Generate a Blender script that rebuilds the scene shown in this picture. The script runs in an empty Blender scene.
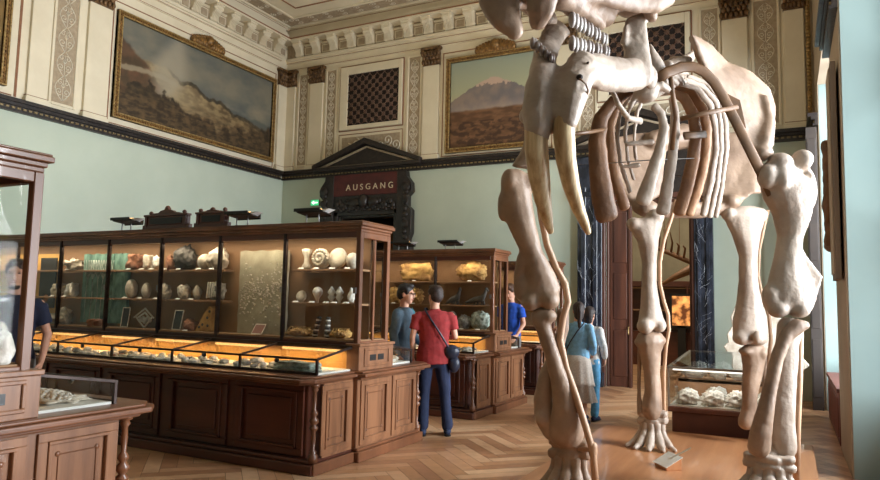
import bpy, bmesh, math, random
from math import sin, cos, pi, radians, sqrt
from mathutils import Vector, Matrix, noise
random.seed(7)
SC = bpy.context.scene
COL = SC.collection
# ---------------------------------------------------------------- camera
YAW, PITCH, ROLL, FPX, HCAM = radians(-26.968174), radians(5.2102357), radians(1.2244263), 684.345, 1.55
cf = Vector((sin(YAW)*cos(PITCH), cos(YAW)*cos(PITCH), sin(PITCH)))
r0 = Vector((cos(YAW), -sin(YAW), 0)); u0 = r0.cross(cf)
cr = r0*cos(ROLL) + u0*sin(ROLL); cu = -r0*sin(ROLL) + u0*cos(ROLL)
CAM = Vector((0, 0, HCAM))
cd = bpy.data.cameras.new('camera'); cam = bpy.data.objects.new('camera', cd); COL.objects.link(cam)
cd.sensor_width = 36; cd.lens = FPX/880*36; cd.clip_start = .05; cd.clip_end = 200
cam.matrix_world = Matrix(((cr.x, cu.x, -cf.x, 0), (cr.y, cu.y, -cf.y, 0), (cr.z, cu.z, -cf.z, HCAM), (0, 0, 0, 1)))
SC.camera = cam
def ray(x, y): return cr*((x-440)/FPX) + cu*(-(y-240)/FPX) + cf
def at(x, y, d): return CAM + ray(x, y)*d                    # point at depth d (metres) along the view axis
def atX(x, y, X): r = ray(x, y); return CAM + r*(X/r.x)
def atY(x, y, Y): r = ray(x, y); return CAM + r*(Y/r.y)
def atZ(x, y, Z): r = ray(x, y); return CAM + r*((Z-HCAM)/r.z)

# ---------------------------------------------------------------- materials
def srgb(*c):
    out = []
    for v in c:
        v /= 255.0
        out.append(v/12.92 if v <= .04045 else ((v+.055)/1.055)**2.4)
    return tuple(out)+(1,)
MATS = {}
def M(name, c1, c2=None, scale=4, rough=.6, bump=0, metal=0, stretch=(1, 1, 1), detail=5, lo=.35, hi=.65, spec=.5, coat=0, bscale=None):
    m = bpy.data.materials.new(name); m.use_nodes = True; nt = m.node_tree; b = nt.nodes['Principled BSDF']
    b.inputs['Roughness'].default_value = rough; b.inputs['Metallic'].default_value = metal
    b.inputs['Specular IOR Level'].default_value = spec
    b.inputs['Coat Weight'].default_value = coat
    tc = nt.nodes.new('ShaderNodeTexCoord'); mp = nt.nodes.new('ShaderNodeMapping'); mp.inputs['Scale'].default_value = stretch
    nt.links.new(tc.outputs['Object'], mp.inputs['Vector'])
    n = nt.nodes.new('ShaderNodeTexNoise'); n.inputs['Scale'].default_value = scale; n.inputs['Detail'].default_value = detail
    n.inputs['Roughness'].default_value = .6
    nt.links.new(mp.outputs[0], n.inputs['Vector'])
    cr_ = nt.nodes.new('ShaderNodeValToRGB'); e = cr_.color_ramp.elements
    e[0].position = lo; e[1].position = hi; e[0].color = c1; e[1].color = c2 or c1
    nt.links.new(n.outputs['Fac'], cr_.inputs[0]); nt.links.new(cr_.outputs[0], b.inputs['Base Color'])
    if bump:
        nb = n
        if bscale:
            nb = nt.nodes.new('ShaderNodeTexNoise'); nb.inputs['Scale'].default_value = bscale; nb.inputs['Detail'].default_value = 4
            nt.links.new(mp.outputs[0], nb.inputs['Vector'])
        bp = nt.nodes.new('ShaderNodeBump'); bp.inputs['Strength'].default_value = bump; bp.inputs['Distance'].default_value = .02
        nt.links.new(nb.outputs['Fac'], bp.inputs['Height']); nt.links.new(bp.outputs[0], b.inputs['Normal'])
    MATS[name] = m
    return m
def emis(name, c, s):
    m = bpy.data.materials.new(name); m.use_nodes = True; nt = m.node_tree; b = nt.nodes['Principled BSDF']
    b.inputs['Base Color'].default_value = c; b.inputs['Emission Color'].default_value = c; b.inputs['Emission Strength'].default_value = s
    return m
def vcol(name, rough=.6, spec=.3, grain=0):
    m = bpy.data.materials.new(name); m.use_nodes = True; nt = m.node_tree; b = nt.nodes['Principled BSDF']
    a = nt.nodes.new('ShaderNodeVertexColor'); a.layer_name = 'Col'
    b.inputs['Roughness'].default_value = rough; b.inputs['Specular IOR Level'].default_value = spec
    if grain:
        tc = nt.nodes.new('ShaderNodeTexCoord'); n = nt.nodes.new('ShaderNodeTexNoise'); n.inputs['Scale'].default_value = 9; n.inputs['Detail'].default_value = 6
        nt.links.new(tc.outputs['Object'], n.inputs['Vector'])
        mx = nt.nodes.new('ShaderNodeMix'); mx.data_type = 'RGBA'; mx.blend_type = 'MULTIPLY'; mx.inputs[0].default_value = grain
        rp = nt.nodes.new('ShaderNodeValToRGB'); rp.color_ramp.elements[0].color = (.55, .55, .55, 1); rp.color_ramp.elements[0].position = .3; rp.color_ramp.elements[1].position = .7
        nt.links.new(n.outputs['Fac'], rp.inputs[0]); nt.links.new(a.outputs[0], mx.inputs[6]); nt.links.new(rp.outputs[0], mx.inputs[7])
        nt.links.new(mx.outputs[2], b.inputs['Base Color'])
    else:
        nt.links.new(a.outputs[0], b.inputs['Base Color'])
    return m
def glass(name, tint=(1, 1, 1, 1), ior=1.45, rough=.0, gain=1.0):
    m = bpy.data.materials.new(name); m.use_nodes = True; nt = m.node_tree
    for n in list(nt.nodes): nt.nodes.remove(n)
    o = nt.nodes.new('ShaderNodeOutputMaterial'); mx = nt.nodes.new('ShaderNodeMixShader')
    t = nt.nodes.new('ShaderNodeBsdfTransparent'); t.inputs[0].default_value = tint
    g = nt.nodes.new('ShaderNodeBsdfGlossy'); g.inputs['Roughness'].default_value = rough
    f = nt.nodes.new('ShaderNodeLayerWeight'); f.inputs[0].default_value = .5
    pw = nt.nodes.new('ShaderNodeMath'); pw.operation = 'POWER'; pw.inputs[1].default_value = 5
    mu = nt.nodes.new('ShaderNodeMath'); mu.operation = 'MULTIPLY_ADD'; mu.use_clamp = True; mu.inputs[1].default_value = .92*gain; mu.inputs[2].default_value = .04*gain
    nt.links.new(f.outputs['Facing'], pw.inputs[0]); nt.links.new(pw.outputs[0], mu.inputs[0]); nt.links.new(mu.outputs[0], mx.inputs[0])
    nt.links.new(t.outputs[0], mx.inputs[1]); nt.links.new(g.outputs[0], mx.inputs[2]); nt.links.new(mx.outputs[0], o.inputs[0])
    return m

green = M('pale_green_paint', srgb(188, 199, 184), srgb(181, 193, 178), 1.2, .8, .03)
cream = M('cream_plaster', srgb(222, 213, 190), srgb(212, 202, 178), 1.5, .75, .05)
cream_d = M('tan_plaster_ground', srgb(172, 156, 132), srgb(150, 134, 112), 14, .8, .2)  # tan ground tone behind the white stucco scrolls
redline = M('brown_line_and_gap_shade', srgb(150, 105, 75), srgb(130, 90, 64), 6, .7)
scrollm = M('white_scroll_stucco', srgb(226, 218, 200), srgb(206, 196, 176), 20, .7, .1)
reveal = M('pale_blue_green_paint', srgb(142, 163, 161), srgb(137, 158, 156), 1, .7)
pierpaint = M('beige_pier_paint', srgb(172, 154, 132), srgb(164, 146, 124), 2, .8)
black = M('black_carved_wood', srgb(30, 25, 24), srgb(52, 43, 38), 12, .4, .3, lo=.4, hi=.75)
blackgold = M('gilded_beading', srgb(170, 150, 110), srgb(90, 76, 50), 30, .4, .2, .5)
gold = M('aged_gilding', srgb(150, 112, 58), srgb(84, 58, 30), 18, .42, .5, .35)
gold_l = M('light_gilding', srgb(186, 158, 104), srgb(120, 92, 52), 22, .4, .4, .4)
capm = M('bronzed_capital', srgb(128, 96, 60), srgb(60, 42, 28), 16, .5, .6, .2)
redboard = M('oxblood_board', srgb(84, 32, 30), srgb(66, 25, 25), 5, .5)
grillm = M('dark_grille', srgb(112, 86, 70), srgb(92, 68, 56), 10, .6)
grillb = M('grille_backing', srgb(28, 20, 19), srgb(36, 26, 24), 6, .8)
marble = M('dark_blue_marble', srgb(30, 33, 41), srgb(62, 68, 82), 7, .25, 0, stretch=(1, 1, .5), detail=9, lo=.42, hi=.72)
wood = M('walnut_case_wood', srgb(128, 82, 54), srgb(96, 60, 40), 3, .38, .06, stretch=(1, 1, .18), detail=8, coat=.15)
wood_e = M('lit_end_case_wood', srgb(152, 106, 74), srgb(114, 76, 52), 3, .4, .06, stretch=(3, 3, .3), detail=8, coat=.15)  # lighter copy for the case ends, window light put into the colour
wood_d = M('dark_shaded_case_wood', srgb(98, 53, 38), srgb(68, 37, 28), 3, .35, .06, stretch=(.2, 1, 1), detail=8, coat=.2)  # darker copy: shade of the long fronts in its colour; also dark woodwork
wood_l = M('pale_case_board', srgb(158, 122, 88), srgb(140, 104, 72), 2, .7, 0)
yboard = M('yellow_desk_board', srgb(206, 160, 94), srgb(188, 142, 82), 3, .6)
frame_m = M('bronze_glazing_bar', srgb(74, 62, 58), srgb(48, 38, 36), 9, .35, 0, .6)
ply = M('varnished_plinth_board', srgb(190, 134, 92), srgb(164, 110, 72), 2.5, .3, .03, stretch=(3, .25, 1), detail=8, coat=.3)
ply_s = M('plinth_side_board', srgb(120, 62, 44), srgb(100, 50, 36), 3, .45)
doorwood = M('brown_door_wood', srgb(92, 56, 42), srgb(66, 40, 32), 3, .4, .05, stretch=(3, 3, .2))
bone = M('old_bone', srgb(170, 144, 122), srgb(98, 74, 58), 2.6, .5, .25, detail=9, lo=.3, hi=.78, bscale=22)
bone_w = M('pale_bone', srgb(184, 168, 153), srgb(116, 94, 78), 2.2, .5, .3, detail=9, lo=.35, hi=.85, bscale=26)
bone_r = M('reddish_brown_bone', srgb(172, 128, 90), srgb(124, 86, 58), 3, .5, .3, detail=9, bscale=22)
bone_d = M('dark_brown_bone', srgb(126, 86, 52), srgb(90, 60, 36), 3, .55, .3, detail=9, bscale=22)
plasterb = M('white_cast_bone', srgb(232, 226, 220), srgb(204, 190, 178), 3, .55, .5, detail=9, lo=.3, hi=.85, bscale=34)
tooth = M('grey_enamel', srgb(190, 184, 178), srgb(110, 96, 92), 9, .35, .3)
ivory = M('streaked_ivory', srgb(232, 210, 168), srgb(160, 122, 80), 9, .4, .2, stretch=(2.2, 2.2, .16), detail=9, lo=.35, hi=.7)
holem = M('dark_cavity', srgb(44, 32, 28), srgb(34, 26, 22), 5, .8)
iron = M('brown_painted_iron', srgb(118, 82, 48), srgb(92, 64, 38), 6, .5)
pipe_m = M('beige_painted_pipe', srgb(188, 152, 122), srgb(168, 132, 104), 5, .45)
paper = M('white_card', srgb(232, 230, 224), srgb(222, 220, 212), 4, .7)
blackm = M('black_metal', srgb(24, 23, 24), srgb(34, 33, 33), 6, .4)
steel = M('grey_steel', srgb(150, 148, 146), srgb(130, 128, 126), 6, .35, 0, .7)
gl_clear = glass('vitrine_glass', (.97, .98, .97, 1), 1.45, 0, .8)
gl_dark = glass('table_glass', (.92, .95, .95, 1), 1.5, .02, 1.1)
gl_end = glass('end_pane_glass', (.97, .98, .97, 1), 1.45, 0, .07)
gl_win = glass('window_glass', (.98, .99, 1, 1), 1.45, 0)
art = vcol('oil_paint', .5, .3)
parq = vcol('parquet', .33, .5, .35)

# ---------------------------------------------------------------- geometry accumulator
class G:
    def __init__(s): s.v = []; s.f = []; s.m = []; s.s = []; s.c = None
    def add(s, vs, fs, m=0, sm=False):
        o = len(s.v); s.v += [Vector(p) for p in vs]
        for f in fs: s.f.append([i+o for i in f]); s.m.append(m); s.s.append(sm)
        return s
    def box(s, x0, x1, y0, y1, z0, z1, m=0):
        if x0 > x1: x0, x1 = x1, x0
        if y0 > y1: y0, y1 = y1, y0
        if z0 > z1: z0, z1 = z1, z0
        return s.add([(x0, y0, z0), (x1, y0, z0), (x1, y1, z0), (x0, y1, z0), (x0, y0, z1), (x1, y0, z1), (x1, y1, z1), (x0, y1, z1)],
                     [(0, 3, 2, 1), (4, 5, 6, 7), (0, 1, 5, 4), (1, 2, 6, 5), (2, 3, 7, 6), (3, 0, 4, 7)], m)
    def prism(s, poly, d, m=0):            # poly: list of 3-D points, d: extrusion vector
        n = len(poly); d = Vector(d); a = [Vector(p) for p in poly]
        return s.add(a+[p+d for p in a], [tuple(range(n))[::-1], tuple(range(n, 2*n))]+[(i, (i+1) % n, n+(i+1) % n, n+i) for i in range(n)], m)
    def lathe(s, prof, c, n=12, m=0, axis='z'):
        vs = []; fs = []; c = Vector(c)
        for r, h in prof:
            for k in range(n):
                a = 2*pi*k/n; p = (r*cos(a), r*sin(a), h)
                if axis == 'x': p = (h, p[0], p[1])
                if axis == 'y': p = (p[0], h, p[1])
                vs.append(c+Vector(p))
        for i in range(len(prof)-1):
            for k in range(n): fs.append((i*n+k, i*n+(k+1) % n, (i+1)*n+(k+1) % n, (i+1)*n+k))
        fs.append(tuple(range(n))[::-1]); fs.append(tuple((len(prof)-1)*n+k for k in range(n)))
        return s.add(vs, fs, m, True)
    def sweep(s, pts, rad, n=10, m=0, up=None, round_=True):
        # pts: 3-D points, rad: radius or (a,b) per point; ellipse axis a lies along `up` projected
        P = [Vector(p) for p in pts]; R = [(r, r) if not isinstance(r, (tuple, list)) else tuple(r) for r in (rad if isinstance(rad, list) else [rad]*len(P))]
        if round_:
            t0 = (P[0]-P[1]).normalized(); t1 = (P[-1]-P[-2]).normalized()
            e0 = min(R[0]); e1 = min(R[-1])
            P = [P[0]+t0*e0*.9, P[0]+t0*e0*.6]+P+[P[-1]+t1*e1*.6, P[-1]+t1*e1*.9]
            f = lambda r, k: (r[0]*k, r[1]*k)
            R = [f(R[0], .35), f(R[0], .8)]+R+[f(R[-1], .8), f(R[-1], .35)]
        N = len(P); vs = []; ref = Vector(up).normalized() if up else None; prev = None
        for i in range(N):
            t = (P[min(i+1, N-1)]-P[max(i-1, 0)])
            t = t.normalized() if t.length > 1e-9 else Vector((0, 0, 1))
            if ref: a = ref-t*ref.dot(t)
            elif prev is None:
                w = Vector((0, 0, 1)) if abs(t.z) < .9 else Vector((1, 0, 0)); a = w-t*w.dot(t)
            else: a = prev-t*prev.dot(t)
            if a.length < 1e-6: a = t.orthogonal()
            a.normalize(); prev = a; b = t.cross(a)
            for k in range(n):
                q = 2*pi*k/n; vs.append(P[i]+a*cos(q)*R[i][0]+b*sin(q)*R[i][1])
        fs = [(i*n+k, i*n+(k+1) % n, (i+1)*n+(k+1) % n, (i+1)*n+k) for i in range(N-1) for k in range(n)]
        fs += [tuple(range(n))[::-1], tuple((N-1)*n+k for k in range(n))]
        return s.add(vs, fs, m, True)
    def ball(s, c, r, rot=None, nu=14, nv=9, m=0):
        r = (r, r, r) if not isinstance(r, (tuple, list)) else r; c = Vector(c); vs = []; fs = []
        for j in range(nv+1):
            th = pi*j/nv
            for k in range(nu):
                a = 2*pi*k/nu; p = Vector((r[0]*sin(th)*cos(a), r[1]*sin(th)*sin(a), r[2]*cos(th)))
                if rot: p = rot @ p
                vs.append(c+p)
        for j in range(nv):
            for k in range(nu): fs.append((j*nu+k, (j+1)*nu+k, (j+1)*nu+(k+1) % nu, j*nu+(k+1) % nu))
        return s.add(vs, fs, m, True)
    def xf(s, mat): s.v = [mat @ p for p in s.v]; return s
    def mesh(s, name, mats):
        me = bpy.data.meshes.new(name); me.from_pydata([tuple(p) for p in s.v], [], s.f)
        for m in (mats if isinstance(mats, (list, tuple)) else [mats]): me.materials.append(m)
        me.polygons.foreach_set('material_index', s.m); me.polygons.foreach_set('use_smooth', s.s)
        if s.c is not None:
            ca = me.color_attributes.new('Col', 'FLOAT_COLOR', 'POINT')
            ca.data.foreach_set('color', [x for c in s.c for x in c])
        me.validate(); me.update(); return me
ORG = {}
def tag(o, label=None, cat=None, group=None, kind=None):
    if label: o['label'] = label
    if cat: o['category'] = cat
    if group: o['group'] = group
    if kind: o['kind'] = kind
    return o
def thing(name, loc, label, cat, group=None, kind=None):
    o = bpy.data.objects.new(name, None); o.empty_display_size = .1; COL.objects.link(o); o.location = loc; ORG[o.name] = Vector(loc)
    return tag(o, label, cat, group, kind)
def put(name, me, parent=None, loc=None):
    o = bpy.data.objects.new(name, me); COL.objects.link(o)
    if parent: o.parent = parent
    if loc is not None: o.location = loc
    return o
def build(g, name, mats, parent=None, bevel=0, label=None, seg=1, sub=0):
    """link the collected geometry (written in world metres) as one mesh; a top-level mesh gets its base as origin"""
    if parent: org = ORG[parent.name]
    else:
        xs = [p.x for p in g.v]; ys = [p.y for p in g.v]; zs = [p.z for p in g.v]
        org = Vector(((min(xs)+max(xs))/2, (min(ys)+max(ys))/2, min(zs)))
    g.v = [p-org for p in g.v]
    me = g.mesh(name, mats)
    o = put(name, me, parent, None if parent else org); ORG[o.name] = org
    if bevel:
        b = o.modifiers.new('bevel', 'BEVEL'); b.width = bevel; b.segments = seg; b.limit_method = 'ANGLE'; b.angle_limit = radians(40)
    if label: o['label'] = label
    return o
def organic(g, name, mats, parent=None, voxel=.015, smooth=4, rough=0, rscale=6, label=None, dec=0):
    """merge overlapping forms into one continuous skin (voxel remesh, smoothed), baked to a plain mesh"""
    if parent: org = ORG[parent.name]
    else:
        xs = [p.x for p in g.v]; ys = [p.y for p in g.v]; zs = [p.z for p in g.v]
        org = Vector(((min(xs)+max(xs))/2, (min(ys)+max(ys))/2, min(zs)))
    g.v = [p-org for p in g.v]
    me = g.mesh('raw', mats); t = bpy.data.objects.new('raw', me); COL.objects.link(t)
    r = t.modifiers.new('r', 'REMESH'); r.mode = 'VOXEL'; r.voxel_size = voxel; r.use_smooth_shade = True
    sm = t.modifiers.new('s', 'SMOOTH'); sm.iterations = smooth; sm.factor = .5
    if dec:
        d = t.modifiers.new('d', 'DECIMATE'); d.ratio = dec
    dg = bpy.context.evaluated_depsgraph_get(); m2 = bpy.data.meshes.new_from_object(t.evaluated_get(dg)); m2.name = name
    bpy.data.objects.remove(t); bpy.data.meshes.remove(me)
    if rough:
        sd = Vector((random.random()*50, random.random()*50, 3))
        nrm = [v.normal.copy() for v in m2.vertices]
        for v, n in zip(m2.vertices, nrm): v.co += n*rough*noise.fractal(v.co*rscale+sd, 1.0, 2.0, 3)
    for p in m2.polygons: p.use_smooth = True
    if not m2.materials: m2.materials.append(mats if not isinstance(mats, (list, tuple)) else mats[0])
    o = put(name, m2, parent, None if parent else org); ORG[o.name] = org
    if label: o['label'] = label
    return o
def copy_tree(o, loc=None, rz=None, label=None, group=None, scale=None):
    c = o.copy(); COL.objects.link(c)
    if loc is not None: c.location = loc
    if rz is not None: c.rotation_euler.z = rz
    if scale is not None: c.scale = scale
    if label: c['label'] = label
    if group: c['group'] = group
    for ch in list(o.children):
        d = ch.copy(); COL.objects.link(d); d.parent = c
        for q in list(ch.children):
            e = q.copy(); COL.objects.link(e); e.parent = d
    return c
# ================================================================ the room
XL, YW, XR = -11.384, 13.50, 0.50
def WL(u, v, n): return (XL+n, u, v)
def WB(u, v, n): return (u, YW-n, v)
def wbox(g, W, u0, u1, v0, v1, n0, n1, m=0):
    a = W(u0, v0, n0); b = W(u1, v1, n1)
    g.box(a[0], b[0], a[1], b[1], a[2], b[2], m)
def struct(g, name, mats, parent=None, bevel=0, label=None, cat=None):
    o = build(g, name, mats, parent, bevel)
    if not parent: o['kind'] = 'structure'
    return tag(o, label, cat)

# floor: herringbone parquet, one quad per block
g = G(); g.c = []
Wd, Ld = .14, .84; s2 = sqrt(.5)
tones = [srgb(196, 150, 112), srgb(182, 136, 98), srgb(206, 164, 126), srgb(170, 124, 90), srgb(190, 144, 104), srgb(212, 172, 134)]
def inroom(x, y): return -12.2 < x < 2.6 and -3.4 < y < 20.2
def plank(x0, x1, y0, y1):
    cx, cy = (x0+x1)/2, (y0+y1)/2; wx, wy = (cx-cy)*s2-5, (cx+cy)*s2+8
    if not inroom(wx, wy): return
    e = .0022; c = random.choice(tones)
    g.add([((a-b)*s2-5, (a+b)*s2+8, 0) for a, b in ((x0+e, y0+e), (x1-e, y0+e), (x1-e, y1-e), (x0+e, y1-e))], [(0, 1, 2, 3)])
    g.c += [c]*4
for n in range(-200, 200):
    for m in range(-16, 16):
        ox, oy = n*Wd+m*2*Ld, n*Wd
        plank(ox, ox+Ld, oy, oy+Wd); plank(ox+Ld, ox+Ld+Wd, oy+Wd-Ld, oy+Wd)
o0 = len(g.v); g.box(-12.3, 2.7, -3.5, 20.3, -.12, -.004); g.c += [srgb(92, 62, 42)]*(len(g.v)-o0)
struct(g, 'floor', parq, None, 0, 'honey brown herringbone parquet floor of the museum hall', 'floor')

# ceiling with a moulded border and scroll band
g = G(); g.box(XL-.3, XR+1.2, -3.5, YW+.3, 8.5, 8.7)
ceil = struct(g, 'ceiling', cream, None, 0, 'cream moulded plaster ceiling of the hall', 'ceiling')
g = G()
for (a, b, h) in ((0, .13, .10), (.13, .2, .05), (.55, .62, .03), (1.0, 1.04, .02)):
    m = 1 if a == 1.0 else 0
    g.box(XL+a, XL+b, -3, YW-a, 8.5-h, 8.5, m); g.box(XL+b, XR, YW-b, YW-a, 8.5-h, 8.5, m)
build(g, 'ceiling_moulding', [cream, redline], ceil, .008)
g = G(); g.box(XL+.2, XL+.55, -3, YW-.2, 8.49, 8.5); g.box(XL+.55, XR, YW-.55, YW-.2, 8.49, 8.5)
build(g, 'scroll_border', [cream_d], ceil)

# scroll ornament: mirrored spirals climbing a stem, laid flat on a wall or ceiling
def spiral(cx, cy, r, a0, turns, sgn, n=16):
    return [(cx+r*(1-.85*i/n)*cos(a0+sgn*turns*2*pi*i/n), cy+r*(1-.85*i/n)*sin(a0+sgn*turns*2*pi*i/n)) for i in range(n+1)]
def scroll_lines(w, h):
    out = []; nu = max(1, round(h/(w*1.25))); uh = h/nu
    for k in range(nu):
        y = (k+.5)*uh
        for s in (-1, 1):
            out.append([(s*p[0], p[1]) for p in spiral(w*.2, y-uh*.14, w*.2, -pi/2-.6, 1.35, 1)])
            out.append([(s*p[0], p[1]) for p in spiral(w*.17, y+uh*.24, w*.15, pi/2+.7, 1.2, -1)])
            out.append([(s*w*(.03+.4*sin(pi*t/8)), y-uh*.5+uh*t/8) for t in range(9)])
            out.append([(0, y+uh*.02), (s*w*.09, y+uh*.1), (s*w*.03, y+uh*.2)])
        out.append([(0, y-uh*.45), (0, y+uh*.36)])
    return out
def scroll_panel(g, W, u0, u1, v0, v1, n, m, t=.013):
    uc = (u0+u1)/2
    for L in scroll_lines((u1-u0)*.92, (v1-v0)*.97):
        P = [Vector(W(uc+p[0], v0+(v1-v0)*.015+p[1], n)) for p in L]
        up = Vector(W(0, 0, 1))-Vector(W(0, 0, 0))
        g.sweep(P, [(.006, t*.62)]*len(P), 4, m, up=up, round_=False)
g = G()
def WC(u, v, n): return (XL+.375+v, u, 8.488-n)       # border along the left wall, v across
def WC2(u, v, n): return (u, YW-.375+v, 8.488-n)
for k in range(24):
    for W, base, s in ((WC, YW-.5-.45*k, 1), (WC2, XL+.6+.45*k, 1)):
        for q in (-1, 1):
            P = [Vector(W(base+p[1]*1.0, q*.03+q*p[0]*.8, 0)) for p in spiral(.06, 0, .09, -pi/2, 1.3, 1, 12)]
            g.sweep(P, [(.006, .012)]*len(P), 4, 0, up=(0, 0, 1), round_=False)
build(g, 'scroll_relief', [scrollm], ceil)

# ---- walls
g = G(); g.box(XL-.3, XL, -3.5, YW+.3, 0, 4.6, 0); g.box(XL-.3, XL, -3.5, YW+.3, 4.6, 8.5, 1)
wl = struct(g, 'wall_left', [green, cream], None, 0, 'left wall, pale green below the black moulding and cream above', 'wall')
D1, D2 = (-9.58, -8.02, 3.55), (-3.18, -1.58, 3.62)
g = G()
for a, b in ((XL, D1[0]), (D1[1], D2[0]), (D2[1], XR+1.2)): g.box(a, b, YW, YW+.3, 0, 4.6, 0)
for d in (D1, D2): g.box(d[0], d[1], YW, YW+.3, d[2], 4.6, 0)
g.box(XL, XR+1.2, YW, YW+.3, 4.6, 8.5, 1)
wb = struct(g, 'wall_back', [green, cream], None, 0, 'end wall with two dark doorways and cream panelled upper storey', 'wall')
g = G(); g.box(XL-.3, XR+1.2, -3.6, -3.4, 0, 8.5, 0)
struct(g, 'wall_front', [green], None, 0, 'pale green wall behind the viewer', 'wall')
# window wall: piers and deep niches
PIERS = [(-3.4, -2.6), (1.6, 3.3), (7.57, 9.1), (12.42, 13.5)]
g = G()
for a, b in PIERS:
    g.box(XR, XR+.75, a, b, 0, 8.5, 0)
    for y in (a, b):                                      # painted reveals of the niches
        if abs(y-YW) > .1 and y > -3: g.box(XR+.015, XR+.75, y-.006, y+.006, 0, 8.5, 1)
NICHE = [(-2.6, 1.6), (3.3, 7.57), (9.1, 12.42)]
for a, b in NICHE:
    g.box(XR+.6, XR+.75, a, b, 0, .7, 0); g.box(XR, XR+.75, a, b, 5.2, 8.5, 0)
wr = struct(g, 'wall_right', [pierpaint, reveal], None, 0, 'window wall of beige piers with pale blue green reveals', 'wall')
for i, (a, b) in enumerate(NICHE):
    g = G()
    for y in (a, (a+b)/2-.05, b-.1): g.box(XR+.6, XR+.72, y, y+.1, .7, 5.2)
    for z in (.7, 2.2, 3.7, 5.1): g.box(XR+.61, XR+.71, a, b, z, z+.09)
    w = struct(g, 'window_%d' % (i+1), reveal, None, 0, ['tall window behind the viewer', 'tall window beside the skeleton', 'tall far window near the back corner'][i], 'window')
    g = G(); g.box(XR+.655, XR+.665, a, b, .75, 5.15); build(g, 'window_pane', gl_win, w)

# ---- black dado moulding with gilded beads
def band(name, W, u0, u1, lab, v0=4.54, v1=4.75):
    g = G()
    wbox(g, W, u0, u1, v0, v1, 0, .05); wbox(g, W, u0, u1, v1-.06, v1, .05, .15); wbox(g, W, u0, u1, v1-.11, v1-.06, .05, .10); wbox(g, W, u0, u1, v0, v0+.035, .05, .075)
    u = min(u0, u1)+.03
    while u < max(u0, u1)-.03:
        wbox(g, W, u, u+.055, v0+.05, v0+.08, .05, .07, 1); u += .095
    return struct(g, name, [black, blackgold], None, 0, lab, 'moulding')
band('trim_1', WL, -3.3, YW-.15, 'black beaded moulding running along the left wall')
band('trim_2', WB, XL, XR, 'black beaded moulding running along the end wall')
def WP(u, v, n): return (XR-n, u, v)
band('trim_3', WP, 7.57, 9.1, 'black beaded moulding on the window pier at top right')
band('trim_4', WP, 12.42, 13.35, 'short black moulding in the far right corner')

# ---- cornice with brackets
def cornice(name, W, u0, u1, cnr0, cnr1, lab):
    g = G()
    for v0, v1, n in ((7.38, 7.43, .03), (7.43, 7.56, .015), (7.56, 7.62, .05), (7.62, 7.68, .09)): wbox(g, W, u0, u1, v0, v1, 0, n)
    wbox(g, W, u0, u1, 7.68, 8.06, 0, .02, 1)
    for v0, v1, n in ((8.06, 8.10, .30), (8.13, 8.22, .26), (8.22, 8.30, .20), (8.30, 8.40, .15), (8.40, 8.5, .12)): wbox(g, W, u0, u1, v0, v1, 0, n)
    wbox(g, W, u0, u1, 8.10, 8.13, 0, .305, 2); wbox(g, W, u0, u1, 7.565, 7.575, 0, .055, 2); wbox(g, W, u0, u1, 7.395, 7.405, 0, .036, 2); wbox(g, W, u0, u1, 8.40, 8.41, 0, .155, 2)  # brown strip above the brackets paints the corona's shadow gap
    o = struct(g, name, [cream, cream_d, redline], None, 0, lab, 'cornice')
    u = cnr0
    while u < cnr1:
        g = G(); prof = [(0, 7.70), (.06, 7.70), (.10, 7.74), (.095, 7.80), (.13, 7.88), (.21, 7.93), (.245, 7.98), (.245, 8.06), (0, 8.06)]
        g.prism([W(u-.10, v, n) for n, v in prof], Vector(W(u+.10, 0, 0))-Vector(W(u-.10, 0, 0)))
        for q in range(5):                                     # leaf veins on the face
            g.sweep([W(u-.08+.04*q, 7.71, .10), W(u-.08+.04*q, 7.82, .11), W(u-.08+.04*q, 7.90, .17), W(u-.08+.04*q, 7.97, .24)], .014, 6)
        for s in (-1, 1): g.ball(W(u+s*.10, 7.985, .19), .045); g.ball(W(u+s*.10, 7.745, .07), .032)
        wbox(g, W, u-.12, u+.12, 8.025, 8.06, 0, .27)
        build(g, 'bracket', [cream], o)
        g = G(); wbox(g, W, u+.15, u+.38, 7.73, 7.93, .02, .035); wbox(g, W, u+.17, u+.36, 7.75, 7.91, .03, .037, 1)
        for q in range(9): g.ball(W(u+.14+.0315*q, 7.985, .045), .02, None, 8, 5)
        wbox(g, W, u+.14, u+.39, 7.96, 8.01, .02, .04); build(g, 'coffer', [cream, cream_d], o)
        u += .53
    return o
cornice('trim_5', WL, -3, YW-.3, 5.03, 13.3, 'cream bracketed cornice above the left wall paintings')
cornice('trim_6', WB, XL+.0, XR, XL+.42, .3, 'cream bracketed cornice above the end wall')

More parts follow.
